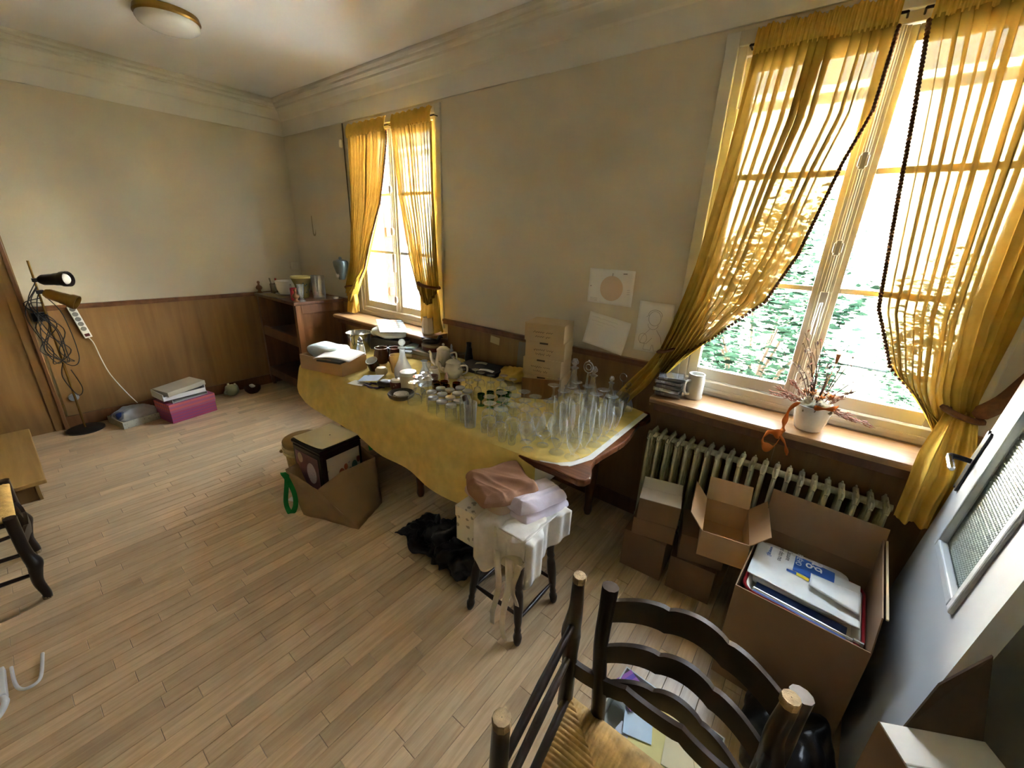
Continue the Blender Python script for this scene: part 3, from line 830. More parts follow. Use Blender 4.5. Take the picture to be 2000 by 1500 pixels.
for lx in (-0.96, 0.94):
    for ly in (-0.31, 0.31):
        ob('leg', B().lathe([(0.02, 0.0), (0.028, 0.03), (0.024, 0.08), (0.034, 0.2), (0.04, 0.4), (0.03, 0.52), (0.045, 0.56), (0.045, TZ - 0.037)], 12, (lx, ly, 0), cap0=True), M_oakdark, tb, smooth=50)
ob('leg', B().lathe([(0.02, 0.0), (0.028, 0.03), (0.024, 0.08), (0.034, 0.2), (0.04, 0.4), (0.045, 0.56), (0.045, TZ - 0.037)], 12, (-0.05, -0.3, 0), cap0=True), M_oakdark, tb, smooth=50)
# cloths
HEM = [(1.90, 0.10), (1.98, 0.24), (2.1, 0.275), (2.3, 0.295), (2.63, 0.34), (2.9, 0.365), (3.2, 0.385), (3.67, 0.405), (3.88, 0.40), (3.96, 0.30), (4.05, 0.285), (4.15, 0.2), (4.22, 0.09), (4.28, 0.015), (4.32, 0.0)]
YF = [(1.90, -1.005), (3.9, -1.012), (4.15, -1.0), (4.24, -0.96), (4.29, -0.90), (4.325, -0.80)]
def cloth(x0, x1, zlift, grow, hemf, inset=0.0):
    b = B()
    NX, NT, ND = 120, 30, 18
    def P(u, v):
        x = x0 + (x1 - x0) * u
        yf = interp(YF, x - grow) - (grow * 0.6 if x > 4.1 else 0)
        yb = -0.075 if x < 4.2 else -0.075 - (x - 4.2) * 0.25
        drop = interp(HEM, x) * hemf
        tot = 1.0
        if v <= 0.6:
            t = v / 0.6
            y = yb + (yf - yb) * t
            z = TZ + zlift + 0.0012 * noise.noise(Vector((x * 4, y * 4, 3)))
            if t > 0.97 and drop > 0.01: z -= 0.004 * (t - 0.97) / 0.03
        else:
            t = (v - 0.6) / 0.4
            w = math.sin(x * 9 + 0.8 * math.sin(x * 4)) * 0.5 + 0.5 * noise.noise(Vector((x * 3.2, 0.5, 0)))
            y = yf - 0.012 * min(1, t * 6) * (1 if drop > 0.01 else 0) - (0.05 * t ** 0.8 + 0.03 * w * t) * min(1, drop / 0.2) * max(0.0, min(1.0, (3.92 - x) / 0.15))
            z = TZ + zlift - 0.004 * (1 if drop > 0.01 else 0) - drop * t
            y += inset * min(1, drop / 0.05)
        # left end hangs a little over the end of the table
        if x < 1.955:
            k = (1.955 - x) / 0.055
            z -= 0.10 * k ** 1.3 * (1 - 0.2 * math.sin(y * 9))
        return (x + (0.0 if v < 0.6 else 0.0), y, z)
    b.grid(NX, NT + ND, P)
    return b
solo('tablecloth', cloth(1.90, 4.352, 0.0035, 0.027, 1.03, 0.022), M_wcloth, 'white undercloth whose edge shows beneath the yellow cloth', 'tablecloth', smooth=60)
solo('tablecloth', cloth(1.895, 4.325, 0.008, 0.0, 1.0), M_ycloth, 'mustard yellow cloth covering the long table of glassware', 'tablecloth', smooth=60)
TT = TZ + 0.0095

# ------------------------------------------------------------------ chairs
def make_slat(w, z0, h, y, bow, arch, thick=0.014, cusp=0.012):
    b = B(); n = 30; vs = []; fs = []
    for i in range(n + 1):
        u = i / n; x = -w / 2 + w * u
        a = arch * math.sin(PI * u)
        lobes = cusp * abs(math.sin(3 * PI * u)) ** 0.6
        zt = z0 + h + a + lobes - 0.006
        zb = z0 + a * 0.85 + cusp * (abs(math.sin(3 * PI * u)) ** 0.7) * 0.9
        yy = y + bow * math.sin(PI * u)
        vs += [(x, yy - thick / 2, zb), (x, yy + thick / 2, zb), (x, yy + thick / 2, zt), (x, yy - thick / 2, zt)]
    for i in range(n):
        o = i * 4
        for k in range(4):
            k2 = (k + 1) % 4
            fs.append((o + k, o + 4 + k, o + 4 + k2, o + k2))
    fs += [(0, 1, 2, 3), (n * 4 + 3, n * 4 + 2, n * 4 + 1, n * 4)]
    return b.add(vs, fs)
M_rush = mat('rush_straw', '#a88548', 0.7, 0.3, 30, bump=0.25, bscale=150)
SH = 0.455
def make_chair(label, loc, rot):
    t = thing('ladderback_chair', label, 'chair', loc, rot=rot)
    t['group'] = 'dark rush-seated ladderback chairs'
    wf, wb, d = 0.23, 0.175, 0.19
    for s in (-1, 1):
        pts = [(s * wf, -d - 0.004, 0.0), (s * (wf + 0.002), -d - 0.006, 0.03), (s * (wf - 0.004), -d + 0.004, 0.10), (s * (wf + 0.004), -d - 0.004, 0.17), (s * (wf + 0.008), -d - 0.010, 0.21), (s * wf, -d, 0.26), (s * (wf - 0.004), -d + 0.004, 0.33), (s * (wf - 0.004), -d + 0.004, SH + 0.012)]
        P = smooth_path(pts, 4); rr = [interp([(0, 0.0165), (0.03, 0.0165), (0.1, 0.019), (0.17, 0.024), (0.21, 0.028), (0.26, 0.022), (0.33, 0.021), (0.47, 0.022)], p.z) for p in P]
        lg = ob('leg', B().tube(P, rr, 10), M_chair, t, smooth=50)
        ob('foot_end', B().lathe([(0.0175, 0.016), (0.0178, 0.0), (0.0165, -0.003), (0.001, -0.0035)], 10, (s * wf, -d - 0.004, 0)), M_worn, lg)
        bp_ = smooth_path([(s * wb, d - 0.004, 0.0), (s * wb, d, 0.2), (s * wb, d, SH), (s * (wb + 0.010), d + 0.004, 0.58), (s * (wb + 0.026), d + 0.010, 0.72), (s * (wb + 0.028), d + 0.02, 0.84), (s * (wb + 0.030), d + 0.028, 0.905)], 4)
        rr = [interp([(0, 0.017), (0.2, 0.019), (0.45, 0.021), (0.7, 0.019), (0.86, 0.021), (0.905, 0.022)], p.z) for p in bp_]
        lg = ob('back_post', B().tube(bp_, rr, 10), M_chair, t, smooth=50)
        ob('foot_end', B().lathe([(0.018, 0.016), (0.0182, 0.0), (0.017, -0.003), (0.001, -0.0035)], 10, (s * wb, d - 0.004, 0)), M_worn, lg)
        for z in (0.13, 0.25):
            ob('stretcher', B().tube([(s * (wf - 0.002), -d, z + 0.02), (s * (wf + wb) / 2, 0, z + 0.02), (s * wb, d, z + 0.02)], [0.009, 0.012, 0.009], 8), M_chair, t, smooth=50)
        ob('seat_rail', B().tube([(s * (wf - 0.01), -d, SH - 0.02), (s * (wb - 0.004), d, SH - 0.02)], 0.013, 8), M_chair, t, smooth=50)
    ob('apron', make_slat(0.43, 0.285, 0.055, -d, -0.028, 0.0, 0.014, 0.014), M_chair, t, smooth=30)
    ob('stretcher', B().tube([(-wb, d, 0.2), (wb, d, 0.2)], 0.011, 8), M_chair, t, smooth=50)
    for (z0, h, y, sw) in ((0.545, 0.062, d + 0.004, 0.36), (0.665, 0.065, d + 0.008, 0.385), (0.795, 0.075, d + 0.02, 0.40)):
        ob('slat', make_slat(sw, z0, h, y, 0.06, 0.03), M_chair, t, smooth=30)
    # rush seat: cords run square to the nearest rail and meet on the diagonals
    sb = B()
    for sgn in (1, -1):
        def P(u, v):
            y = -d - 0.012 + (2 * d + 0.02) * v
            hw = (wf + (wb - wf) * v) - 0.004
            x = (2 * u - 1) * hw
            a, c = abs(2 * u - 1), abs(2 * v - 1)
            k = (y if a > c else x) * 2 * PI / 0.0135
            edge = max(a, c)
            dome = 0.016 * (1 - edge ** 6) ** 0.5
            return (x, y, SH - 0.012 + sgn * (dome + 0.0042 * abs(math.sin(k / 2)) * (1 - edge ** 8)))
        sb.grid(230, 200, P, flip=(sgn < 0))
    ob('rush_seat', sb, M_rush, t, smooth=60)
    return t
make_chair('upright dark wooden chair with scalloped ladder back near the big carton', (4.992, -1.795, 0), (0, 0, 0))
make_chair('dark wooden chair turned upside down with its straw seat showing', (4.948, -1.812, 0.925), (PI, 0, 0))
make_chair('dark wooden chair at the left edge standing on the open parquet', (2.17, -2.75, 0), (0, 0, PI))

# ------------------------------------------------------------------ stool with linen
st = thing('wooden_stool', 'small dark turned-leg stool carrying a pile of linen', 'stool', (4.155, -1.125, 0))
ob('seat', B().box(-0.155, 0.155, -0.155, 0.155, 0.425, 0.452), M_chair, st, bevel=0.008)
for sx in (-1, 1):
    for sy in (-1, 1):
        pr = [(0.012, 0.0), (0.018, 0.015), (0.021, 0.04), (0.014, 0.065), (0.017, 0.075), (0.013, 0.09), (0.018, 0.12), (0.022, 0.2), (0.02, 0.26), (0.015, 0.29), (0.02, 0.30), (0.016, 0.32), (0.021, 0.36), (0.02, 0.43)]
        Ms = Matrix.Translation((sx * 0.148, sy * 0.152, 0)) @ Matrix(((1, 0, -sx * 0.085, 0), (0, 1, -sy * 0.085, 0), (0, 0, 1, 0), (0, 0, 0, 1)))
        ob('leg', B().lathe(pr, 12, M=Ms, cap0=True), M_chair, st, smooth=40)
for (a, c) in (((-0.135, -0.138, 0.15), (0.135, -0.138, 0.15)), ((-0.135, 0.138, 0.15), (0.135, 0.138, 0.15)), ((-0.138, -0.135, 0.13), (-0.138, 0.135, 0.13)), ((0.138, -0.135, 0.13), (0.138, 0.135, 0.13))):
    mid = [((a[i] + c[i]) / 2) for i in range(3)]
    ob('stretcher', B().tube([a, mid, c], [0.007, 0.0115, 0.007], 8), M_chair, st, smooth=50)
M_floral = spots('floral_card', '#cdc8b4', '#8f8a7c', 26, 0.24)
fb = thing('storage_box', 'pale floral patterned box standing on the wooden stool', 'box', (4.15, -1.178, 0.4525), rz=math.radians(2))
ob('body', B().box(-0.175, 0.165, -0.155, 0.15, 0, 0.165), M_floral, fb, bevel=0.003)
ob('lid', B().box(-0.179, 0.169, -0.159, 0.154, 0.125, 0.178), M_floral, fb, bevel=0.003)
FZ = 0.4525 + 0.178
M_linen = fabric('white_linen', '#d9d4cc', 0.1, 0.0, 600)
M_pink = fabric('pinkish_cotton', '#bfa79a', 0.05, 0.0, 600)
M_lilac = fabric('lilac_cotton', '#c9c0cc', 0.05, 0.0, 600)
M_brown = fabric('brown_cotton', '#94705a', 0.05, 0.0, 600)
wl = thing('linen_sheet', 'white linen cloth with ties hanging over the floral box', 'linen', (4.19, -1.183, FZ))
def drape(u, v):
    # folded linen lying on the box and falling over the near corner
    x = -0.08 + 0.25 * u; 
    s = v * 0.42
    if s < 0.16: y, z = 0.13 - s * 1.8, 0.012
    else:
        y = -0.158 - 0.015 * math.sin(9 * u + 1) - 0.012; z = 0.012 - (s - 0.16) * (0.60 + 0.35 * math.sin(u * 5 + 0.5))
    return (x, y + 0.008 * math.sin(u * 22), z + 0.003 * math.sin(u * 30 + v * 9))
ob('front_fold', B().grid(40, 30, drape), M_linen, wl, smooth=180, solid=0.004)
def drape2(u, v):
    y = -0.165 + 0.30 * u; s = v * 0.34
    if s < 0.1: x, z = 0.04 + s * 1.0, 0.016
    else: x = 0.155 + 0.02 * math.sin(8 * u) + 0.02; z = 0.016 - (s - 0.1) * (0.95 - 0.4 * u)
    return (x + 0.006 * math.sin(u * 26), y, z)
ob('side_fold', B().grid(40, 24, drape2), M_linen, wl, smooth=180, solid=0.004)
for k, (x, y, l, w) in enumerate(((0.055, -0.19, 0.40, 0.034), (0.11, -0.19, 0.45, 0.038), (0.155, -0.192, 0.22, 0.03))):
    def tie(u, v, x=x, y=y, l=l, w=w, k=k):
        return (x + w * (u - 0.5) * (1 - 0.4 * v) + 0.012 * math.sin(v * 5 + k), y - 0.006 * math.sin(v * 9 + k) + 0.004 * u, -0.07 - l * v)
    ob('tie', B().grid(3, 20, tie), M_linen, wl, smooth=180, solid=0.0006)
def laundry(sx, sy, h, seed, nfold, ang, amp, ripple=0.012, n=64):
    """folded cloth: wavy outline, long soft folds across the top, rounded edges down to the pile"""
    rn = random.Random(seed)
    fl = [(rn.uniform(-0.5, 0.5) * max(sx, sy), rn.uniform(0.008, 0.02), rn.uniform(0.4, 1.0), rn.uniform(-0.5, 0.5)) for _ in range(nfold)]
    ca, sa = math.cos(ang), math.sin(ang)
    def top(u, v):
        x, y = (u - 0.5) * sx, (v - 0.5) * sy
        x, y = x * math.sqrt(1 - 0.22 * (2 * v - 1) ** 4), y * math.sqrt(1 - 0.22 * (2 * u - 1) ** 4)
        e = min(u, 1 - u) * sx; e2 = min(v, 1 - v) * sy
        d = min(e, e2)
        x += ripple * noise.noise(Vector((y * 9, seed, 0.3))) * (1 if e < e2 else 0.3)
        y += ripple * noise.noise(Vector((x * 9, seed + 5, 0.7))) * (1 if e2 < e else 0.3)
        a, b = x * ca + y * sa, -x * sa + y * ca
        z = h * min(1.0, (d / 0.03)) ** 0.5 if d > 0 else 0.0
        r = 0.0
        for (b0, w, k, sl) in fl:
            q = (b - b0 - sl * a) / w
            r += k * amp * math.exp(-q * q)
        r += amp * 0.5 * noise.noise(Vector((a * 12, b * 26, seed)))
        return (x, y, max(0.0, z + r * min(1, d / 0.03) + (0.3 * r if d <= 0.0 else 0)))
    b = B(); b.grid(n, n, top)
    b.grid(n, n, lambda u, v: (lambda p: (p[0], p[1], 0.0))(top(u, v)), flip=True)
    return b
solo('folded_sheet', laundry(0.27, 0.25, 0.042, 3, 4, 0.4, 0.003, 0.004), M_pink, 'flat dusty-pink folded sheet in the linen pile', 'linen', (4.085, -1.165, FZ + 0.02), rz=math.radians(-8), smooth=60)
solo('folded_sheet', laundry(0.18, 0.28, 0.036, 5, 7, 1.3, 0.008), M_lilac, 'lower lilac-white folded cloth in the linen pile', 'linen', (4.255, -1.125, FZ + 0.004), rz=math.radians(-12), smooth=60)
solo('folded_sheet', laundry(0.18, 0.27, 0.036, 8, 8, 1.2, 0.010), M_lilac, 'upper crumpled lilac cloth beside the brown garment', 'linen', (4.24, -1.125, FZ + 0.047), rz=math.radians(-18), smooth=60)
solo('folded_garment', laundry(0.27, 0.29, 0.04, 11, 11, 0.9, 0.009, 0.02), M_brown, 'rumpled brown garment on top of the linen pile', 'clothing', (4.10, -1.175, FZ + 0.064), rz=math.radians(-26), smooth=60)
# ------------------------------------------------------------------ cartons
def closed_carton(label, loc, rz, sx, sy, sz, m=None, group=None, top=None):
    t = thing('carton', label, 'box', loc, rz, group)
    m = m or M_card
    ob('body', B().box(-sx / 2, sx / 2, -sy / 2, sy / 2, 0, sz), m, t, bevel=0.002)
    ob('flap', B().box(-sx / 2, sx / 2, -sy / 2, -0.001, sz, sz + 0.003), top or m, t)
    ob('flap', B().box(-sx / 2, sx / 2, 0.001, sy / 2, sz, sz + 0.003), top or m, t)
    return t
def open_carton(label, loc, rz, sx, sy, sz, flaps, m=None, mi=None, name='carton', tk=0.004):
    """flaps: dict side -> (length, angle from vertical outward in degrees)"""
    t = thing(name, label, 'box', loc, rz)
    m = m or M_card
    for nm, bx in (('wall', (-sx / 2, sx / 2, -sy / 2, -sy / 2 + tk)), ('wall', (-sx / 2, sx / 2, sy / 2 - tk, sy / 2)), ('wall', (-sx / 2, -sx / 2 + tk, -sy / 2 + tk, sy / 2 - tk)), ('wall', (sx / 2 - tk, sx / 2, -sy / 2 + tk, sy / 2 - tk))):
        ob(nm, B().box(*bx, 0, sz), m, t)
    ob('base', B().box(-sx / 2 + tk, sx / 2 - tk, -sy / 2 + tk, sy / 2 - tk, 0.001, 0.006), mi or m, t)
    for side, (ln, an) in flaps.items():
        a = math.radians(an)
        if side in ('front', 'back'):
            s = -1 if side == 'front' else 1
            M = Matrix.Translation((0, s * (sy / 2 - tk / 2), sz)) @ Matrix.Rotation(-s * a, 4, 'X')
            b = B().box(-sx / 2, sx / 2, -tk / 2, tk / 2, 0, ln, M)
        else:
            s = -1 if side == 'left' else 1
            M = Matrix.Translation((s * (sx / 2 - tk / 2), 0, sz)) @ Matrix.Rotation(s * a, 4, 'Y')
            b = B().box(-tk / 2, tk / 2, -sy / 2, sy / 2, 0, ln, M)
        ob('flap', b, m, t)
    return t
closed_carton('largest brown carton at the bottom of the stack by the table end', (4.555, -0.375, 0), math.radians(3), 0.225, 0.235, 0.235)
closed_carton('thin brown carton in the middle of the stack by the table end', (4.57, -0.372, 0.239), math.radians(12), 0.215, 0.23, 0.10)
tc_ = closed_carton('brown carton with a pale lid topping the stack by the table end', (4.575, -0.37, 0.343), math.radians(14), 0.205, 0.23, 0.125, top=mat('pale_lid', '#c8c2b4', 0.7, 0.04))
closed_carton('brown carton on the floor beneath the open one', (4.805, -0.37, 0), math.radians(5), 0.215, 0.235, 0.20)
closed_carton('brown carton wedged directly under the open one', (4.81, -0.35, 0.204), math.radians(14), 0.21, 0.235, 0.145)
open_carton('empty brown carton with four open flaps before the radiator', (4.905, -0.425, 0.3535), math.radians(10), 0.20, 0.30, 0.135, {'front': (0.0, 180) if False else (0.001, 175), 'back': (0.115, 30), 'left': (0.10, 38), 'right': (0.10, 42)}, M_cardopen, M_cardin)
big = open_carton('large brown carton full of papers in front of the radiator', (5.245, -0.585, 0), math.radians(-3), 0.42, 0.50, 0.475, {'back': (0.19, 12), 'right': (0.15, -4)}, M_card, M_cardin)
ob('torn_edge', B().box(0.206, 0.2125, -0.25, 0.25, 0.622, 0.628), M_cardpale, big)
# enamel tray with red rim in the carton
tr = thing('enamel_tray', 'white enamel tray with a red rim inside the large carton', 'tray', (5.245, -0.60, 0.40), rz=math.radians(-3), rot=(math.radians(-4), math.radians(2), math.radians(-3)))
def rr_poly(sx, sy, r, n=6):
    p = []
    for cx, cy, a0 in ((sx / 2 - r, sy / 2 - r, 0), (-sx / 2 + r, sy / 2 - r, 90), (-sx / 2 + r, -sy / 2 + r, 180), (sx / 2 - r, -sy / 2 + r, 270)):
        for k in range(n + 1):
            a = math.radians(a0 + 90 * k / n); p.append((cx + r * math.cos(a), cy + r * math.sin(a)))
    return p
pa, pb_, pc = rr_poly(0.385, 0.40, 0.05), rr_poly(0.37, 0.385, 0.045), rr_poly(0.33, 0.345, 0.04)
b = B(); n = len(pa)
b.add([(x, y, 0.03) for x, y in pb_] + [(x, y, 0.0) for x, y in pc], [(i, (i + 1) % n, n + (i + 1) % n, n + i) for i in range(n)] + [tuple(range(n, 2 * n))])
ob('dish', b, mat('white_enamel', '#dad6cc', 0.2, 0.03), tr, smooth=40, solid=0.002)
ob('rim', B().tube([(x, y, 0.03) for x, y in pa + pa[:1]], 0.006, 6), mat('red_enamel', '#8e1f24', 0.3, 0.1), tr, smooth=60)
# plastic carrier bag with printing
M_bag = mat('white_plastic_film', '#d7dad8', 0.35, 0.05, 20, bump=0.3, bscale=30)
M_blue = mat('blue_print', '#1d55a8', 0.45, 0.06)
M_yel = mat('yellow_print', '#e3c92a', 0.45, 0.06)
pbg = thing('plastic_bag', 'white plastic carrier bag with blue printing folded on the papers', 'bag', (5.235, -0.55, 0.447), rot=(math.radians(-3), 0, math.radians(-2)))
def bagz(x, y): return 0.008 + 0.006 * noise.noise(Vector((x * 14, y * 14, 1))) + 0.02 * max(0, (y - 0.0))
ob('film', B().grid(40, 30, lambda u, v: ((u - 0.5) * 0.37, -0.02 + (v - 0.5) * 0.27 - 0.03 * u, bagz((u - 0.5) * 0.37, (v - 0.5) * 0.27))), M_bag, pbg, smooth=180, solid=0.003)
ob('folded_corner', B().grid(16, 10, lambda u, v: (0.02 + 0.16 * u, -0.085 + 0.09 * v - 0.05 * u * (1 - v), 0.026 + 0.012 * math.sin(PI * v))), M_bag, pbg, smooth=180, solid=0.002)
def printed(x0, x1, y0, y1, m, nm='print'):
    ob(nm, B().grid(12, 8, lambda u, v: (x0 + (x1 - x0) * u, y0 + (y1 - y0) * v - 0.03 * ((x0 + (x1 - x0) * u) / 0.37 + 0.5), bagz(x0 + (x1 - x0) * u, y0 + (y1 - y0) * v + 0.02) + 0.0035)), m, pbg, smooth=180)
printed(-0.04, 0.10, 0.005, 0.125, M_blue)
printed(-0.06, -0.025, -0.02, 0.0, M_blue); printed(-0.025, 0.02, -0.02, 0.0, M_yel); printed(0.02, 0.09, -0.02, 0.0, M_blue)
def letter(txt, size, x, y, m, z=0.028):
    me = text_mesh(txt, size); me.materials.append(m)
    o = bpy.data.objects.new('lettering', me); link(o, pbg); o.location = (x, y, z); o.rotation_euler = (0, 0, -PI / 2)
M_wp = mat('white_print', '#e4e6e6', 0.5, 0.02); M_bp = mat('dark_print', '#3a4048', 0.5, 0.05)
letter('PRÉVO', 0.030, -0.036, 0.118, M_wp, 0.024)
letter('ag', 0.085, 0.018, 0.112, M_wp, 0.024)
letter("L'assure", 0.027, -0.072, 0.118, M_bp, 0.022); letter('et des mo', 0.027, -0.100, 0.112, M_bp, 0.021); letter('www.ag2', 0.022, -0.138, 0.09, M_blue, 0.020)
solo('folder', B().box(-0.15, 0.15, -0.035, 0.035, 0, 0.004), mat('navy_card', '#24407e', 0.5, 0.08), 'narrow dark blue folder lying in the enamel tray', 'folder', (5.235, -0.735, 0.424), rz=math.radians(-5))
solo('metal_rod', B().tube([(-0.17, 0, 0), (0.15, 0, 0), (0.152, 0, 0), (0.18, 0, 0)], [0.005, 0.005, 0.010, 0.010], 8), M_steel, 'thin metal rod with a thick end in the enamel tray', 'rod', (5.25, -0.765, 0.44), rz=math.radians(-6), smooth=40)
solo('paper_stack', B().soft(0.33, 0.30, 0.04, 4, 0.004, n=28, e=0.2), M_paper, 'stack of loose papers under the printed plastic bag', 'papers', (5.23, -0.54, 0.425), smooth=60)

solo('refuse_bag', B().soft(0.26, 0.30, 0.16, 4, 0.05, n=36, e=0.7, freq=9), mat('black_film', '#0d0d12', 0.3, 0.3, 12, bump=0.4, bscale=40), 'small black plastic bag on the floor between carton and chair', 'bag', (5.30, -1.03, 0.085), smooth=180)
# white carton in the lower right corner, flap upright
wc = open_carton('white-topped carton with a raised brown flap beside the chairs', (5.559, -1.291, 0), math.radians(28.6), 0.228, 0.23, 0.615, {}, M_card, M_cardin)
M_wcard = mat('white_card', '#c9c7c0', 0.7, 0.03, 5, stretch=(1, 6, 1))
ob('lid', B().box(-0.115, 0.115, -0.116, 0.11, 0.616, 0.621), M_wcard, wc)
ob('lid_crease', B().box(-0.115, 0.115, 0.02, 0.023, 0.621, 0.6225), mat('crease', '#a5a297', 0.8, 0.05), wc)

ob('torn_flap', B().hexa([(-0.06, 0.110, 0.612), (0.114, 0.110, 0.612), (0.114, 0.114, 0.612), (-0.06, 0.114, 0.612)], [(0.0, 0.143, 0.74), (0.078, 0.150, 0.85), (0.078, 0.155, 0.85), (0.0, 0.148, 0.74)]), mat('shaded_card', '#4c3a28', 0.85, 0.08), wc)  # shade on the flap is put into a darker card colour

# tray of magazines beneath the chairs
mt = thing('magazine_tray', 'shallow white box of papers on the floor beneath the chairs', 'tray', (4.93, -1.30, 0), rz=math.radians(-3))
M_tray = mat('tray_card', '#b9bdb6', 0.6, 0.05)
ob('tray', B().box(-0.19, 0.19, -0.17, 0.17, 0, 0.006).box(-0.19, 0.19, -0.17, -0.165, 0.006, 0.09).box(-0.19, 0.19, 0.165, 0.17, 0.006, 0.09).box(-0.19, -0.185, -0.165, 0.165, 0.006, 0.09).box(0.185, 0.19, -0.165, 0.165, 0.006, 0.09), M_tray, mt)
solo('checked_card', B().box(-0.06, 0.06, -0.05, 0.05, 0, 0.004), plaid('pink_blue_check', ('#7a3fa0', '#c86aa0', '#4a5bc0', '#5a2f9a'), 9), 'pink and purple checked card in the paper tray under the chairs', 'card', (4.80, -1.20, 0.09), rot=(0.2, -0.1, -0.5))
solo('paper_sheet', B().box(-0.05, 0.05, -0.09, 0.09, 0, 0.004), mat('pale_blue_paper', '#b9cede', 0.7, 0.08), 'pale blue sheet in the paper tray under the chairs', 'papers', (4.855, -1.25, 0.075), rz=0.3)
solo('paper_sheet', B().box(-0.09, 0.09, -0.12, 0.12, 0, 0.006), mat('pale_yellow_paper', '#d9cc86', 0.7, 0.06), 'pale yellow envelope in the paper tray under the chairs', 'papers', (4.94, -1.30, 0.068), rz=0.1)
solo('paper_sheet', B().box(-0.06, 0.06, -0.09, 0.09, 0, 0.005).tube([(-0.04, 0.07, 0.006), (0.02, 0.05, 0.006), (0.045, -0.06, 0.006)], 0.0015, 5), mat('cream_paper', '#d6c9a0', 0.7, 0.06), 'cream booklet with a red line in the paper tray under the chairs', 'booklet', (5.02, -1.26, 0.078), rz=0.15)
solo('paper_sheet', B().box(-0.05, 0.05, -0.07, 0.07, 0, 0.005), mat('white_leaflet', '#cfd3dc', 0.7, 0.06), 'white leaflet at the near edge of the paper tray', 'papers', (4.85, -1.39, 0.066), rz=-0.2)

# ------------------------------------------------------------------ paper bag, painted box, basket
bx = thing('painted_box', 'dark square tin box with floral side panels standing in a paper bag', 'box', (2.605, -1.205, 0.02), rz=math.radians(5))
M_tin = mat('dark_lacquer', '#2c1a1c', 0.25, 0.2)
ob('body', B().box(-0.16, 0.16, -0.15, 0.15, 0, 0.385), M_tin, bx, bevel=0.012)
ob('lid', B().box(-0.165, 0.165, -0.155, 0.155, 0.385, 0.412), M_tin, bx, bevel=0.010)
ob('floral_panel', B().box(0.1602, 0.1625, -0.115, 0.125, 0.10, 0.345), spots('floral_print', '#c9b9a8', '#7d5a50', 26, 0.16, third='#9a8890'), bx)
pf = B().box(-0.13, 0.12, -0.1525, -0.1502, 0.10, 0.345)
ob('mauve_panel', pf, mat('mauve_paint', '#6d4650', 0.5, 0.3, 9), bx)
ob('oval_motif', B().lathe([(0.0005, 0), (0.05, 0), (0.05, 0.002), (0.0005, 0.002)], 20, M=Matrix.Translation((0.04, -0.1525, 0.22)) @ Matrix.Rotation(PI / 2, 4, 'X'), sy=1.5), spots('lace_motif', '#b8a6a8', '#8a7880', 60, 0.2), bx)
ob('oval_motif', B().lathe([(0.0005, 0), (0.026, 0), (0.026, 0.002), (0.0005, 0.002)], 16, M=Matrix.Translation((-0.075, -0.1525, 0.30)) @ Matrix.Rotation(PI / 2, 4, 'X'), sy=1.4), mat('pale_leaf', '#b9ab90', 0.6, 0.1), bx)
cols = ['#2f4f58', '#4b6a62', '#8a4520', '#a3572a']
for k in range(7):
    ob('painted_leaf', B().lathe([(0.0005, 0), (0.024 + 0.006 * (k % 3), 0), (0.024 + 0.006 * (k % 3), 0.001), (0.0005, 0.001)], 10, M=Matrix.Translation((0.163, -0.085 + 0.033 * k, 0.14 + 0.02 * (k % 4) + 0.012 * k)) @ Matrix.Rotation(PI / 2, 4, 'Y'), sy=0.6), mat('leaf_paint_%d' % (k % 4), cols[k % 4], 0.6, 0.2), bx)
pp = thing('paper_sheet', 'cream sheet of paper lying on the dark painted tin box', 'paper', (2.61, -1.20, 0.433), rz=math.radians(8))
ob('sheet', B().grid(14, 14, lambda u, v: ((u - 0.5) * 0.30, (v - 0.5) * 0.29, 0.002 + 0.012 * (abs(u - 0.5) * 2) ** 3 * (1 - v) + 0.004 * (abs(v - .5) * 2) ** 2)), mat('cream_sheet', '#d8cfae', 0.7, 0.04), pp, smooth=180, solid=0.0012)
ob('pin_mark', B().lathe([(0.0005, 0.0), (0.005, 0.0), (0.004, 0.002), (0.0005, 0.002)], 8, (0, 0.02, 0.0045)), M_ink, pp)
pbag = thing('paper_bag', 'brown paper carrier bag with green handles beside the table', 'bag', (0, 0, 0))
M_kraft = mat('kraft_paper', '#8f7250', 0.8, 0.08, 7, bump=0.1, bscale=30)
bot = [(2.70, -1.46, 0.0), (3.09, -1.31, 0.0), (2.97, -1.06, 0.0), (2.52, -1.12, 0.0)]
top = [(2.50, -1.45, 0.25), (2.80, -1.395, 0.20), (2.87, -1.02, 0.30), (2.44, -1.0, 0.33)]
def panel(i, j, nu=14, crease=0.0):
    def P(u, v):
        p = Vector(bot[i]).lerp(Vector(bot[j]), u); q = Vector(top[i]).lerp(Vector(top[j]), u)
        r = p.lerp(q, v)
        nrm = Vector((bot[j][1] - bot[i][1], -(bot[j][0] - bot[i][0]), 0)).normalized()
        r += nrm * (0.010 * noise.noise(Vector((u * 4 + i, v * 3, i))) + crease * (1 - abs(2 * u - 1)) * v)
        return (r.x, r.y, max(r.z, 0.001))
    return B().grid(nu, 10, P)
for (i, j, c) in ((0, 1, 0.0), (1, 2, -0.05), (2, 3, 0), (3, 0, -0.02)):
    ob('panel', panel(i, j, crease=c), M_kraft, pbag, smooth=50, solid=0.0015)
ob('base', B().add(bot, [(0, 3, 2, 1)]), M_kraft, pbag)
M_hand = fabric('green_tape', '#1f7a3a', 0.05, 0.0, 500)
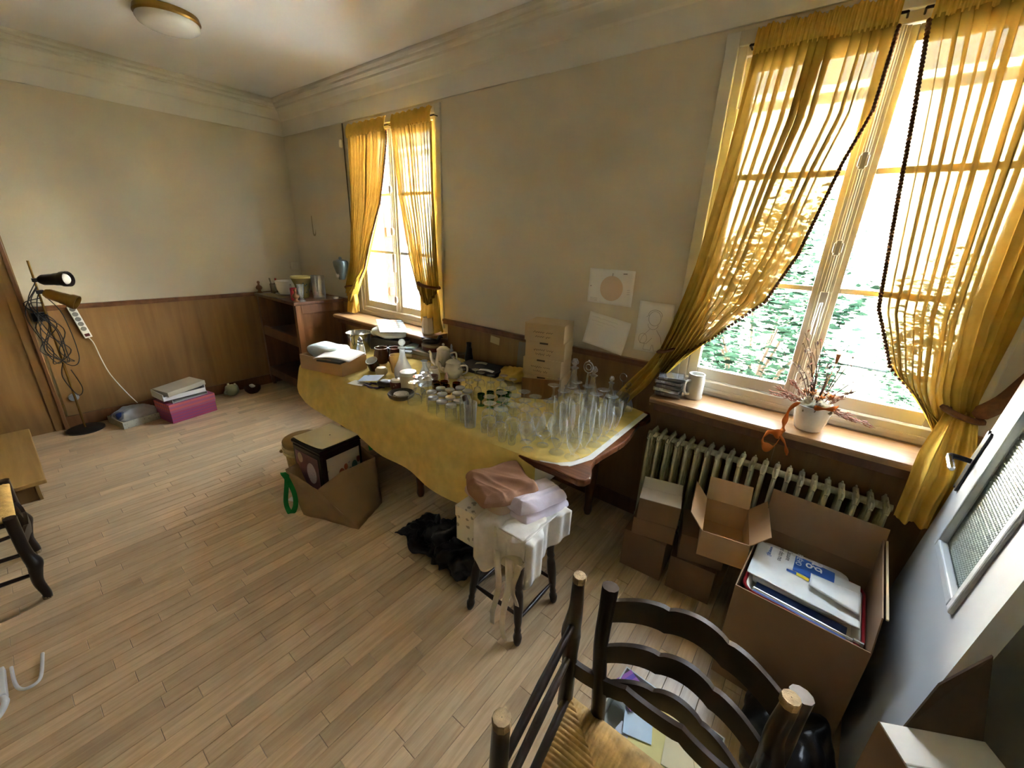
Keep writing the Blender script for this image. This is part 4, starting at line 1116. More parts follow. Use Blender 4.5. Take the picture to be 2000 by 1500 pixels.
def strap(pts, nm='handle'):
    P = smooth_path(pts, 6); b = B(); vs = []; 
    for i, p in enumerate(P):
        t = (P[min(i + 1, len(P) - 1)] - P[max(i - 1, 0)]).normalized()
        s = t.cross(Vector((0.55, -0.8, 0.2))).normalized() * 0.002; w = Vector((0.75, 0.6, 0.1)).cross(t).normalized().cross(t).normalized() * 0.014
        vs += [p - w - s, p + w - s, p + w + s, p - w + s]
    fs = []
    for i in range(len(P) - 1):
        for k in range(4):
            fs.append((i * 4 + k, i * 4 + (k + 1) % 4, i * 4 + 4 + (k + 1) % 4, i * 4 + 4 + k))
    b.add(vs, fs); ob(nm, b, M_hand, pbag, smooth=50)
strap([(2.545, -1.462, 0.23), (2.59, -1.50, 0.285), (2.65, -1.50, 0.26), (2.70, -1.495, 0.18), (2.705, -1.50, 0.10), (2.68, -1.515, 0.04), (2.64, -1.52, 0.03), (2.60, -1.515, 0.08), (2.565, -1.48, 0.18), (2.55, -1.465, 0.235)])
strap([(2.50, -1.01, 0.33), (2.55, -0.99, 0.43), (2.64, -0.98, 0.46), (2.74, -0.985, 0.44), (2.80, -1.0, 0.32)])
bk = thing('wicker_basket', 'round pale basket with a flat lid behind the painted tin box', 'basket', (2.30, -1.225, 0))
M_wick = mat('wicker', '#b08d58', 0.7, 0.25, 40, bump=0.5, bscale=120)
ob('body', B().lathe([(0.10, 0.0), (0.115, 0.05), (0.125, 0.2), (0.13, 0.27)], 26, cap0=True), M_wick, bk, smooth=40)
for z in (0.245, 0.265, 0.285):
    ob('hoop', B().tube([(0.134 * math.cos(a), 0.134 * math.sin(a), z) for a in [2 * PI * i / 28 for i in range(29)]], 0.0095, 6), mat('pale_hoop', '#c9b487', 0.6, 0.2, 40), bk, smooth=60)
ob('lid', B().lathe([(0.136, 0.29), (0.138, 0.32), (0.13, 0.328), (0.0005, 0.335)], 26), mat('basket_lid', '#8d7550', 0.7, 0.15, 20), bk, smooth=40)
ob('knob', B().ball((-0.06, -0.135, 0.25), 0.013), M_wick, bk, smooth=60)
solo('paper_scrap', B().box(-0.03, 0.03, -0.02, 0.02, 0, 0.0015), M_paper, 'small white paper scrap on the floor by the paper bag', 'paper', (2.49, -1.43, 0.001), rz=0.4)

# black refuse sack under the table
M_sack = mat('black_sack_film', '#0b0b10', 0.42, 0.3, 8, bump=0.5, bscale=30)
bs = thing('refuse_sack', 'crumpled black refuse sack on the floor under the table', 'bag', (3.72, -1.02, 0))
ob('body', B().soft(0.40, 0.34, 0.19, 2, 0.05, (0.04, -0.03, 0.10), n=100, e=0.75, freq=13, ridge=0.035, ra=0.8), M_sack, bs, smooth=180)
def sk(u, v):
    x = -0.42 + 0.42 * u; y = 0.08 - 0.26 * v - 0.05 * u + 0.03 * math.sin(u * 9)
    z = 0.02 + 0.06 * u + 0.025 * noise.noise(Vector((u * 6, v * 6, 4))) + 0.012 * noise.noise(Vector((u * 14, v * 14, 1)))
    return (x, y, max(0.004, z))
ob('neck', B().grid(36, 28, sk), M_sack, bs, smooth=180, solid=0.004)

# ------------------------------------------------------------------ along the far wall
lp = thing('floor_lamp', 'brass floor lamp with two spotlights and tangled flex by the far wall', 'lamp', (0.150, -2.13, 0))
ob('base', B().lathe([(0.0005, 0.0), (0.125, 0.0), (0.125, 0.012), (0.11, 0.02), (0.02, 0.026), (0.0005, 0.026)], 30), M_dark, lp, smooth=40)
ob('pole', B().tube([(0, 0, 0.02), (0, 0, 1.43)], 0.0075, 10), M_brass, lp, smooth=60)
for (z, dy, el, az, nm) in ((1.285, 0.02, 4, 48, 0), (1.195, 0.02, -26, 62, 1)):
    M = Matrix.Translation((0.02, dy, z)) @ Matrix.Rotation(math.radians(az), 4, 'Z') @ Matrix.Rotation(math.radians(-el), 4, 'Y') @ Matrix.Rotation(PI / 2, 4, 'Y')
    hd = ob('spotlight', B().lathe([(0.0005, 0.01), (0.028, 0.012), (0.040, 0.035), (0.043, 0.11), (0.046, 0.115), (0.049, 0.155), (0.057, 0.167), (0.059, 0.205), (0.055, 0.206), (0.053, 0.175), (0.0005, 0.165)], 20, M=M), M_brass if nm else M_dark, lp, smooth=40)
    if nm == 0:
        ob('bulb', B().ball((0, 0, 0.182), 0.042, 12, 8, 0.6, M=M), M_white, hd, smooth=60)
    ob('clamp', B().box(-0.014, 0.03, -0.014, 0.03, z - 0.014, z + 0.014), M_black, lp, bevel=0.004)
rndc = random.Random(3)
for k in range(5):
    o1, o2 = rndc.uniform(-0.05, 0.06), rndc.uniform(-0.06, 0.09)
    pts = [(0.02, 0.0, 1.27 - 0.04 * k), (0.03, -0.05 + o1, 1.1), (0.04, 0.0 + o2, 0.9), (0.03, 0.05 + o1, 0.72), (0.03, 0.0 + o2, 0.62), (0.03, -0.05 + o1, 0.74), (0.02, -0.03 + o2, 0.92), (0.012, 0.0, 1.02)]
    ob('flex', B().tube(smooth_path(pts, 6), 0.0035, 5), M_black, lp, smooth=60)
ob('flex', B().tube(smooth_path([(0.02, 0.0, 1.24), (-0.03, -0.10, 1.05), (-0.08, -0.08, 0.85), (0.0, 0.02, 0.60), (0.02, 0.10, 0.64), (0.01, 0.09, 1.0), (0.0, 0.02, 1.17)], 7), 0.0035, 5), M_black, lp, smooth=60)
ob('flex', B().tube(smooth_path([(0.012, 0.0, 0.62), (0.02, -0.03, 0.5), (0.03, 0.02, 0.33), (0.02, 0.06, 0.38), (0.01, 0.03, 0.55)], 7), 0.0035, 5), M_black, lp, smooth=60)
solo('wall_socket', B().box(0, 0.035, -0.045, 0.045, -0.035, 0.035).box(0.035, 0.06, -0.02, 0.025, -0.02, 0.02), M_black, 'black plug in a wall socket behind the floor lamp', 'socket', (0.0185, -2.16, 0.985), bevel=0.005)
solo('junction_box', B().lathe([(0.0005, 0), (0.035, 0), (0.03, 0.018), (0.0005, 0.02)], 16, M=Matrix.Rotation(PI / 2, 4, 'Y')), mat('grey_plastic', '#8c8c88', 0.5, 0.05), 'small round grey socket low on the panelling by the lamp', 'socket', (0.019, -2.13, 0.27), smooth=40)
ps = thing('power_strip', 'white multi-socket power strip hanging on the wood panelling', 'power strip', (0.020, -1.95, 0.915), rot=(math.radians(10), 0, 0))
ob('body', B().box(0, 0.035, -0.026, 0.026, -0.14, 0.14), M_white, ps, bevel=0.006)
for k in range(5):
    ob('outlet', B().lathe([(0.0005, 0.002), (0.016, 0.002), (0.019, 0.0)], 12, M=Matrix.Translation((0.0352, 0, 0.115 - 0.043 * k)) @ Matrix.Rotation(PI / 2, 4, 'Y')), mat('outlet_grey', '#7d7d78', 0.5, 0.1), ps)
ob('switch', B().box(0.035, 0.04, -0.016, 0.016, -0.125, -0.10), mat('dark_red_switch', '#4a1414', 0.3, 0.1), ps, bevel=0.002)
ob('cord', B().tube(smooth_path([(0.017, 0, -0.14), (0.02, 0.01, -0.2), (0.02, 0.0, -0.35), (0.03, -0.0, -0.5), (0.06, 0.03, -0.68), (0.12, 0.06, -0.80)], 6), 0.004, 6), M_white, ps, smooth=60)
# tray with bag
ft = thing('shallow_tray', 'shallow patterned tray holding a plastic bag on the floor by the far wall', 'tray', (0.215, -1.79, 0), rz=math.radians(12))
M_ftr = spots('grey_print_card', '#a9a99a', '#74776a', 50, 0.2)
ob('tray', B().box(-0.14, 0.14, -0.16, 0.16, 0, 0.006).box(0.134, 0.14, -0.16, 0.16, 0.006, 0.065).box(-0.14, -0.134, -0.16, 0.16, 0.006, 0.065).box(-0.134, 0.134, -0.16, -0.154, 0.006, 0.065).box(-0.134, 0.134, 0.154, 0.16, 0.006, 0.065), M_ftr, ft)
solo('plastic_bag', B().soft(0.24, 0.30, 0.12, 6, 0.02, n=40, e=0.7, freq=12), spots('blue_white_film', '#b9bcc4', '#2b4a96', 6, 0.42, third='#7d8698'), 'crumpled blue and white plastic bag in the shallow tray', 'bag', (0.20, -1.80, 0.072), rz=0.3, smooth=180)
# plaid box with paper trays
px_ = thing('plaid_box', 'pink and purple checked cardboard box on the floor', 'box', (0.385, -1.445, 0), rz=math.radians(11))
ob('body', B().box(-0.13, 0.13, -0.19, 0.19, 0, 0.13), plaid('pink_plaid', ('#7a2f66', '#b0506a', '#5a3a80', '#92305a'), 11), px_, bevel=0.003)
ob('lid', B().box(-0.134, 0.134, -0.194, 0.194, 0.105, 0.185), plaid('red_plaid', ('#a83a50', '#c56a60', '#6a3f80', '#b04a58'), 8), px_, bevel=0.003)
solo('document_tray', B().box(-0.11, 0.11, -0.15, 0.15, 0, 0.004).box(-0.11, 0.11, -0.15, -0.146, 0.004, 0.03).box(-0.11, 0.11, 0.146, 0.15, 0.004, 0.03).box(-0.11, -0.106, -0.146, 0.146, 0.004, 0.03), mat('grey_tray', '#a6a49a', 0.5, 0.05), 'grey letter tray lowest on the checked box', 'tray', (0.385, -1.45, 0.186), rz=math.radians(14))
solo('document_tray', B().box(-0.12, 0.12, -0.17, 0.17, 0, 0.004).box(-0.12, 0.12, -0.17, -0.165, 0.004, 0.065).box(-0.12, 0.12, 0.165, 0.17, 0.004, 0.065).box(-0.12, -0.115, -0.165, 0.165, 0.004, 0.065).box(0.115, 0.12, -0.165, 0.165, 0.004, 0.04), M_white, 'white letter tray piled on the checked box', 'tray', (0.375, -1.475, 0.218), rz=math.radians(8))
solo('document_tray', B().box(-0.115, 0.115, -0.165, 0.165, 0.0, 0.045), mat('buff_file', '#b5a990', 0.7, 0.05), 'buff document file topping the pile on the checked box', 'file', (0.37, -1.46, 0.262), rot=(math.radians(4), 0, math.radians(16)), bevel=0.004)
# green pot and small basket
gp = thing('ceramic_pot', 'small green-grey lidded pot on the floor by the panelling', 'pot', (0.12, -0.975, 0))
M_gpot = mat('celadon', '#8f957c', 0.3, 0.12)
ob('body', B().lathe([(0.045, 0.0), (0.062, 0.02), (0.068, 0.05), (0.062, 0.08), (0.055, 0.09)], 22, cap0=True), M_gpot, gp, smooth=50)
ob('lid', B().lathe([(0.060, 0.09), (0.055, 0.1), (0.02, 0.112), (0.0005, 0.113)], 22), M_gpot, gp, smooth=50)
ob('knob', B().ball((-0.02, -0.02, 0.118), 0.013).ball((0.02, 0.03, 0.116), 0.013), M_cream, gp, smooth=60)
ob('handle', B().tube(smooth_path([(0.03, -0.06, 0.07), (0.045, -0.085, 0.06), (0.04, -0.08, 0.035), (0.03, -0.06, 0.03)], 5), 0.007, 7), M_gpot, gp, smooth=60)
sb_ = thing('small_basket', 'small brown basket on the floor near the cabinet', 'basket', (0.20, -0.80, 0))
ob('body', B().lathe([(0.05, 0.0), (0.075, 0.03), (0.082, 0.07), (0.078, 0.07), (0.05, 0.02), (0.0005, 0.015)], 20, cap0=True), mat('dark_wicker', '#4a3020', 0.8, 0.3, 40, bump=0.5), sb_, smooth=40)
solo('paper_scrap', B().soft(0.09, 0.05, 0.03, 3, 0.01, (0, 0.0, 0.075), n=16, e=0.7), M_paper, 'crumpled white scrap in the small brown basket', 'paper', (0.20, -0.80, 0), smooth=180)

# wooden step at the left edge
sp_ = thing('wooden_step', 'low wooden step with an overhanging tread at the left edge', 'step', (0.72, -2.78, 0))
M_step = wood('step_wood', '#8c6c3c', '#a58550', (0.8, 8, 8), 2.0, 0.4, 0.04)
ob('tread', B().box(-0.42, 0.66, -0.6, 0.345, 0.14, 0.17), M_step, sp_, bevel=0.006)
ob('riser', B().box(-0.40, 0.56, -0.58, 0.30, 0.0, 0.14), M_wains, sp_)
ob('corner_post', B().box(0.561, 0.574, 0.287, 0.303, 0.0, 0.139), M_step, sp_)
# white rack at the lower left
wr = thing('white_rack', 'white bent metal rack at the lower left edge', 'rack', (2.90, -2.68, 0))
M_wmetal = mat('white_metal', '#dde0e4', 0.35, 0.03)
ob('loop', B().tube(smooth_path([(-0.10, 0.075, 0.012), (0.02, 0.062, 0.012), (0.055, 0.045, 0.012), (0.05, 0.012, 0.012), (0.0, -0.005, 0.012), (-0.11, -0.01, 0.012)], 5), 0.006, 8), M_wmetal, wr, smooth=60)
ob('plate', B().box(-0.12, 0.04, -0.055, -0.025, 0.0, 0.03), M_wmetal, wr, bevel=0.004)
ob('leg', B().tube(smooth_path([(0.04, -0.04, 0.015), (0.09, -0.03, 0.03), (0.13, -0.05, 0.02), (0.16, -0.09, 0.012)], 5), 0.011, 8), M_wmetal, wr, smooth=60)
# ------------------------------------------------------------------ ceiling and wall fittings
cl = thing('ceiling_light', 'round white glass ceiling light with a brass ring', 'lamp', (1.38, -1.27, RZ))
ob('ring', B().lathe([(0.0005, -0.002), (0.165, -0.002), (0.172, -0.03), (0.165, -0.04), (0.15, -0.04)], 40), M_brass, cl, smooth=40)
ob('diffuser', B().lathe([(0.16, -0.035), (0.165, -0.05), (0.155, -0.07), (0.12, -0.088), (0.06, -0.098), (0.0005, -0.10)], 40), mat('opal_glass', '#d2d2cc', 0.25, 0.03), cl, smooth=60)
solo('wall_cable', B().tube(smooth_path([(0, 0, 2.66), (-0.002, 0, 2.3), (0.004, 0, 1.6), (-0.004, 0, 1.09)], 6), 0.005, 6), mat('grey_cable', '#57524a', 0.6, 0.1), 'thin dark cable running down the wall beside the corner window', 'cable', (1.165, -0.006, 0), smooth=60)
solo('pull_switch', B().lathe([(0.0005, 0.03), (0.014, 0.028), (0.018, 0.01), (0.018, -0.03), (0.012, -0.036), (0.0005, -0.037)], 12), M_cream, 'small white pull switch on the cable by the corner window', 'switch', (1.135, -0.022, 2.50), smooth=40)
solo('switch_box', B().box(0, 0.018, -0.042, 0.042, -0.042, 0.042).box(0.018, 0.024, -0.022, 0.022, -0.022, 0.022), M_cream, 'square cream light switch on the wall by the far corner', 'switch', (0.0005, -0.075, 1.335), bevel=0.004)
cm = thing('wall_coffee_mill', 'grey metal hopper with a round dial mounted on the wall beside the curtain', 'appliance', (1.045, -0.002, 1.30))
M_zinc = mat('grey_zinc', '#6d7470', 0.35, 0.25, 12, metal=0.5)
ob('back_plate', B().box(-0.055, 0.055, -0.014, 0, -0.16, 0.06), M_cream, cm, bevel=0.008)
ob('hopper', B().lathe([(0.028, -0.03), (0.04, 0.0), (0.07, 0.10), (0.074, 0.14), (0.066, 0.155), (0.03, 0.165), (0.0005, 0.166)], 22, (0, -0.085, 0), cap0=True), M_zinc, cm, smooth=40)
ob('knob', B().ball((0, -0.085, 0.178), 0.016), M_zinc, cm, smooth=60)
ob('dial', B().lathe([(0.0005, 0.012), (0.012, 0.012), (0.013, 0.004), (0.026, 0.006), (0.028, 0.0)], 18, M=Matrix.Translation((-0.005, -0.125, 0.015)) @ Matrix.Rotation(PI / 2, 4, 'X')), M_white, cm, smooth=40)
# wall stain kept as a worn plaster mark
ob('plaster_mark', B().prism([(-0.03, 0.12), (-0.03, -0.06), (-0.015, -0.085), (0.02, -0.085), (0.035, -0.06), (0.035, -0.02), (0.02, -0.06), (0.0, -0.068), (-0.012, -0.05), (-0.015, 0.12)], 0, 0.0015, Matrix(((1, 0, 0, 0.42), (0, 0, -1, -0.0006), (0, 1, 0, 1.76), (0, 0, 0, 1)))), mat('old_plaster', '#8d836a', 0.8, 0.1), wall_window)

# drawings pinned to the wall
def sheet(label, loc, rot_y, w, h, curl=0.0):
    t = thing('pinned_drawing', label, 'paper', loc, rot=(0, rot_y, 0))
    ob('sheet', B().grid(16, 12, lambda u, v: ((u - 0.5) * w, -0.003 - curl * ((1 - v) ** 2) * (0.4 + 0.6 * abs(u - 0.3)), (v - 0.5) * h)), M_paper, t, smooth=180, solid=0.0006)
    return t
def strokes(t, lines, m, r=0.0012, nm='line', y=-0.0045):
    for ln in lines:
        ob(nm, B().tube([(x, y, z) for x, z in ln], r, 4), m, t)
M_pencil = mat('pencil', '#77716a', 0.9, 0.1)
d1 = sheet('child drawing of a spotted orange disc pinned on the wall', (3.965, -0.001, 1.476), math.radians(0), 0.297, 0.21)
disc = B().lathe([(0.0005, 0), (0.072, 0), (0.075, 0.0005)], 30, M=Matrix.Translation((0.008, -0.0045, -0.008)) @ Matrix.Rotation(PI / 2, 4, 'X'))
ob('orange_disc', disc, spots('orange_crayon', '#c9b39a', '#b0906c', 70, 0.06, third='#c0a78c'), d1)
strokes(d1, [[(0.008, 0.066), (0.008, 0.083)], [(0.075, 0.083), (0.1, 0.085)], [(-0.135, -0.004), (-0.128, -0.002)]], M_ink, 0.002)
strokes(d1, [[(0.11, -0.01 - 0.012 * k), (0.128, -0.006 - 0.012 * k)] for k in range(3)] + [[(-0.13, -0.09 + 0.008 * k), (-0.08, -0.092 + 0.008 * k)] for k in range(3)], M_pencil, 0.0007)
d2 = sheet('pale sheet of faint writing curling at its lower corner on the wall', (3.975, -0.001, 1.193), math.radians(8), 0.285, 0.205, 0.03)
rnw = random.Random(5)
strokes(d2, [[(-0.12 + 0.012 * i, 0.075 - 0.022 * k + rnw.uniform(-0.003, 0.003)) for i in range(rnw.randint(12, 20))] for k in range(6)], mat('faint_pencil', '#9c9a92', 0.9, 0.05), 0.0006, 'written_line')
d3 = sheet('line drawing of a seated figure pinned next to the curtain', (4.267, -0.001, 1.27), math.radians(0), 0.205, 0.297)
circ = lambda cx, cz, rx, rz, a0=0, a1=360, n=18: [(cx + rx * math.cos(math.radians(a0 + (a1 - a0) * i / n)), cz + rz * math.sin(math.radians(a0 + (a1 - a0) * i / n))) for i in range(n + 1)]
strokes(d3, [circ(0.0, 0.055, 0.036, 0.042), circ(0.0, 0.075, 0.04, 0.03, -10, 190), [(-0.036, 0.07), (-0.05, 0.06)], circ(-0.005, 0.02, 0.03, 0.03, 180, 360), [(-0.02, -0.01), (-0.06, -0.06), (-0.07, -0.10), (-0.03, -0.10), (0.0, -0.06)],
             [(0.02, -0.01), (0.05, -0.05), (0.06, -0.09)], [(-0.04, -0.10), (-0.045, -0.135), (0.0, -0.135), (0.005, -0.10)], [(0.01, -0.10), (0.02, -0.135), (0.06, -0.13)], circ(-0.055, -0.07, 0.025, 0.03)], M_pencil, 0.001)

# ------------------------------------------------------------------ on the cabinet
CZ = CH + 0.0008
def lathe_thing(name, label, cat, prof, loc, m, seg=22, group=None, sx=1, sy=1, cap0=True):
    return solo(name, B().lathe(prof, seg, cap0=cap0, sx=sx, sy=sy), m, label, cat, loc, group=group, smooth=40)
pw = thing('china_bowl', 'white china bowl with a wavy rim on the cabinet', 'bowl', (0.33, -0.34, CZ))
ob('bowl', B().lathe([(0.05, 0.0), (0.075, 0.012), (0.095, 0.06), (0.1, 0.11), (0.11, 0.145), (0.104, 0.145), (0.094, 0.11), (0.085, 0.05), (0.0005, 0.02)], 28, cap0=True), M_white, pw, smooth=50)
for s in (-1, 1):
    ob('handle', B().tube(smooth_path([(s * 0.095, 0, 0.11), (s * 0.13, 0, 0.115), (s * 0.13, 0, 0.08), (s * 0.098, 0, 0.07)], 5), 0.006, 7), M_white, pw, smooth=60)
ob('saucer', B().lathe([(0.0005, -0.0005), (0.06, 0.0), (0.11, 0.012), (0.112, 0.016), (0.05, 0.006), (0.0005, 0.006)], 28), M_white, pw, smooth=50)
cp = thing('utensil_cup', 'metal cup beside the white china bowl on the cabinet', 'cup', (0.17, -0.40, CZ))
ob('cup', B().lathe([(0.035, 0.0), (0.04, 0.1), (0.038, 0.1), (0.033, 0.005), (0.0005, 0.005)], 18, cap0=True), M_steel, cp, smooth=40)
for k, (dx, dy, m) in enumerate(((-0.02, -0.01, M_steel), (0.012, 0.01, mat('red_handle', '#a03028', 0.4, 0.1)), (-0.005, 0.015, M_black))):
    solo('utensil', B().tube([(dx * 0.5, dy * 0.5, 0.01), (dx * 2, dy * 2, 0.16)], [0.003, 0.008], 7), m, ['steel-handled utensil standing in the metal cup', 'red-handled utensil standing in the metal cup', 'black-handled utensil standing in the metal cup'][k], 'utensil', (0.17, -0.40, CZ), smooth=60)
jd = thing('jardiniere', 'large yellow-rimmed pot with dark dripping glaze on the cabinet', 'pot', (0.66, -0.32, CZ))
ob('body', B().lathe([(0.05, 0.0), (0.06, 0.02), (0.062, 0.08), (0.072, 0.13), (0.088, 0.17), (0.1, 0.20), (0.096, 0.20), (0.08, 0.165), (0.0005, 0.15)], 28, cap0=True), spots('drip_glaze', '#8c8257', '#26302e', 30, 0.22, 0.25, third='#5d6f6a'), jd, smooth=40)
ob('rim', B().lathe([(0.0985, 0.201), (0.104, 0.207), (0.104, 0.217), (0.098, 0.221), (0.092, 0.217), (0.093, 0.207)], 28), mat('pale_yellow_glaze', '#c8bf88', 0.25, 0.08), jd, smooth=40)
lathe_thing('red_candle', 'red glass candle holder at the front edge of the cabinet', 'candle', [(0.024, 0.0), (0.03, 0.01), (0.032, 0.12), (0.028, 0.125), (0.026, 0.02), (0.0005, 0.015)], (0.80, -0.48, CZ), mat('red_glass', '#b03448', 0.3, 0.1), 18)
lathe_thing('crystal_vase', 'slim cut-crystal vase at the front edge of the cabinet', 'vase', [(0.035, 0.0), (0.034, 0.006), (0.012, 0.022), (0.014, 0.03), (0.026, 0.08), (0.033, 0.165), (0.031, 0.165), (0.012, 0.035)], (0.87, -0.44, CZ), M_cut, 12)
lathe_thing('crystal_vase', 'tall wide cut-crystal vase at the back of the cabinet', 'vase', [(0.06, 0.0), (0.063, 0.02), (0.066, 0.235), (0.062, 0.235), (0.058, 0.02), (0.0005, 0.018)], (0.80, -0.22, CZ), M_cut, 14)
solo('folded_cloth', B().soft(0.16, 0.12, 0.10, 7, 0.02, n=28, e=0.7), M_lilac, 'crumpled pale cloth behind the china bowl', 'cloth', (0.46, -0.22, CZ + 0.055), smooth=180)
solo('paper_scrap', B().grid(14, 6, lambda u, v: ((u - 0.5) * 0.42, (v - 0.5) * 0.11 + 0.012 * noise.noise(Vector((u * 9, v, 0))), 0.004 + 0.004 * noise.noise(Vector((u * 6, v * 3, 2))))), mat('buff_paper', '#9c8b68', 0.8, 0.1), 'torn buff paper lining the front of the cabinet top', 'paper', (0.40, -0.49, CZ + 0.001), smooth=180, solid=0.001)
solo('small_clock', B().lathe([(0.0005, 0.0), (0.03, 0.0), (0.032, 0.02), (0.0005, 0.025)], 18), M_cream, 'small round white dish at the back right of the cabinet', 'dish', (0.90, -0.10, CZ), smooth=40)

# ------------------------------------------------------------------ on the radiator sill
SZ = 0.9415
cd_rot = [4, -8, 3, -5, 9]
for k in range(5):
    t = thing('disc_case', ['lowest clear plastic disc case on the sill by the curtain', 'second clear disc case from the bottom of the sill stack', 'middle clear disc case of the sill stack', 'fourth clear disc case from the bottom of the sill stack', 'topmost clear disc case of the sill stack'][k], 'disc case', (4.455, -0.145, SZ + 0.004 + k * 0.0225), math.radians(cd_rot[k] + 8), 'stack of disc cases')
    ob('shell', B().box(-0.07, 0.07, -0.062, 0.062, 0, 0.021), glass('case_plastic', (0.82, 0.85, 0.86), 0.25, 0.9, 0.08), t, bevel=0.002)
    ob('insert', B().box(-0.064, 0.064, -0.056, 0.056, 0.003, 0.018), spots('case_print_%d' % (k % 2), '#7d838a', '#33383e', 22, 0.25, 0.3, third='#aeb4b8'), t)
mg = thing('beer_mug', 'grey-white stoneware mug on the sill', 'mug', (4.575, -0.10, SZ + 0.002))
M_stone = mat('grey_stoneware', '#b9b8ae', 0.35, 0.06)
ob('body', B().lathe([(0.044, 0.0), (0.046, 0.012), (0.043, 0.02), (0.044, 0.1), (0.04, 0.125), (0.041, 0.138), (0.037, 0.138), (0.036, 0.12), (0.039, 0.1), (0.038, 0.02), (0.0005, 0.015)], 26, cap0=True), M_stone, mg, smooth=40)
ob('handle', B().tube(smooth_path([(-0.02, -0.038, 0.105), (-0.035, -0.068, 0.1), (-0.037, -0.074, 0.065), (-0.03, -0.062, 0.035), (-0.018, -0.04, 0.03)], 6), 0.007, 8), M_stone, mg, smooth=60)
fp = thing('flower_pot', 'white pot of dried flowers on the radiator sill', 'plant', (5.105, -0.135, SZ + 0.002))
ob('pot', B().lathe([(0.05, 0.0), (0.054, 0.004), (0.066, 0.05), (0.074, 0.115), (0.074, 0.122), (0.07, 0.122), (0.062, 0.05), (0.05, 0.01), (0.0005, 0.01)], 30, cap0=True), M_white, fp, smooth=40)
ob('moss', B().soft(0.135, 0.135, 0.07, 3, 0.02, (0, 0, 0.115), n=30, e=1, freq=30), mat('grey_moss', '#8a8670', 0.9, 0.4, 60, bump=0.6), fp, smooth=180)
rf = random.Random(11)
M_twig = mat('dry_twig', '#4a3226', 0.8, 0.2); M_dry = mat('dry_petal', '#a06a3a', 0.7, 0.35, 30); M_dryp = mat('dry_plume', '#8d6450', 0.8, 0.25, 40); M_dorange = mat('dry_orange_petal', '#c07a30', 0.6, 0.2, 30)
for k in range(13):
    a = rf.uniform(0, 2 * PI); sp__ = rf.uniform(0.05, 0.17); h = rf.uniform(0.16, 0.33)
    p0 = Vector((0.02 * math.cos(a), 0.02 * math.sin(a), 0.12)); p2 = Vector((sp__ * math.cos(a), 0.6 * sp__ * math.sin(a), 0.12 + h)); p1 = (p0 + p2) / 2 + Vector((0.01, 0.0, 0.03))
    tw = B(); path = smooth_path([p0, p1, p2], 5); tw.tube(path, [0.0022] * 6 + [0.0012] * 5, 5)
    tg = ob('twig', tw, M_twig, fp, smooth=60)
    lf = B()
    for j in range(10):
        q = path[3 + j % 8]; s = rf.uniform(0.008, 0.016); M = Matrix.Translation(q + Vector((rf.uniform(-.016, .016), rf.uniform(-.016, .016), rf.uniform(-.01, .012)))) @ Matrix.Rotation(rf.uniform(0, 6), 4, 'Z') @ Matrix.Rotation(rf.uniform(-1, 1), 4, 'Y')
        lf.add([(-s, 0, 0), (0, -s * 0.35, 0.001), (s, 0, 0), (0, s * 0.35, 0.001)], [(0, 1, 2, 3)], M)
    stuff(ob('dry_leaves', lf, M_twig if k % 2 else M_dryp, tg))
for k, (dx, dy, dz, ln) in enumerate(((-1, -0.2, 0.15, 0.13), (-0.9, -0.3, 0.45, 0.13), (1, -0.15, -0.22, 0.16), (0.9, -0.5, -0.12, 0.12), (-0.6, 0.1, 0.6, 0.12), (0.6, 0.1, 0.6, 0.12))):
    dv = Vector((dx, dy, dz)).normalized(); p0 = Vector((0.05 * dx, 0.05 * dy, 0.125))
    pm = B()
    for j in range(50):
        t = j / 50; q = p0 + dv * ln * t + Vector((rf.uniform(-1, 1), rf.uniform(-1, 1), rf.uniform(-1, 1))) * 0.012 * (1 - 0.5 * t)
        pm.tube([q, q + dv * 0.016 + Vector((rf.uniform(-1, 1), rf.uniform(-1, 1), rf.uniform(-1, 1))) * 0.008], [0.003, 0.0008], 4)
    stuff(ob('plume', pm, M_dryp, fp))
for k in range(9):
    a = rf.uniform(0, 6.3); q = Vector((0.05 * math.cos(a), 0.04 * math.sin(a) - 0.01, 0.15 + 0.03 * rf.random()))
    pt = B()
    for j in range(7):
        M = Matrix.Translation(q) @ Matrix.Rotation(j * 0.9, 4, 'Z') @ Matrix.Rotation(-0.6, 4, 'Y')
        pt.add([(0, 0, 0), (0.012, -0.007, 0.003), (0.026, 0, 0.006), (0.012, 0.007, 0.003)], [(0, 1, 2, 3)], M)
    ob('flower_head', pt, M_dorange if k % 3 == 0 else M_dry, fp)
ob('seed_head', B().lathe([(0.002, 0.0), (0.006, 0.01), (0.009, 0.04), (0.011, 0.045)], 8, (0.03, 0.01, 0.32)).tube([(0.01, 0, 0.13), (0.03, 0.01, 0.32)], 0.0018, 5), M_dry, fp, smooth=50)
M_rib = fabric('orange_ribbon', '#b5662f', 0.25, 0.0, 500)
def ribbon(nm, P, w, ax):
    P = smooth_path(P, 8); b = B(); vs = []; fs = []
    A = Vector(ax).normalized()
    for i, p in enumerate(P):
        ww = w * (0.7 + 0.3 * math.sin(i * 0.5)); vs += [p - A * ww, p + A * ww]
    for i in range(len(P) - 1): fs.append((2 * i, 2 * i + 1, 2 * i + 3, 2 * i + 2))
    return ob(nm, b.add(vs, fs), M_rib, fp, smooth=180, solid=0.001)
ribbon('ribbon', [(-0.06, -0.045, 0.13), (-0.085, -0.07, 0.09), (-0.09, -0.085, 0.04), (-0.088, -0.10, 0.006), (-0.088, -0.125, -0.004), (-0.09, -0.135, -0.03)], 0.012, (1, 0.3, 0))
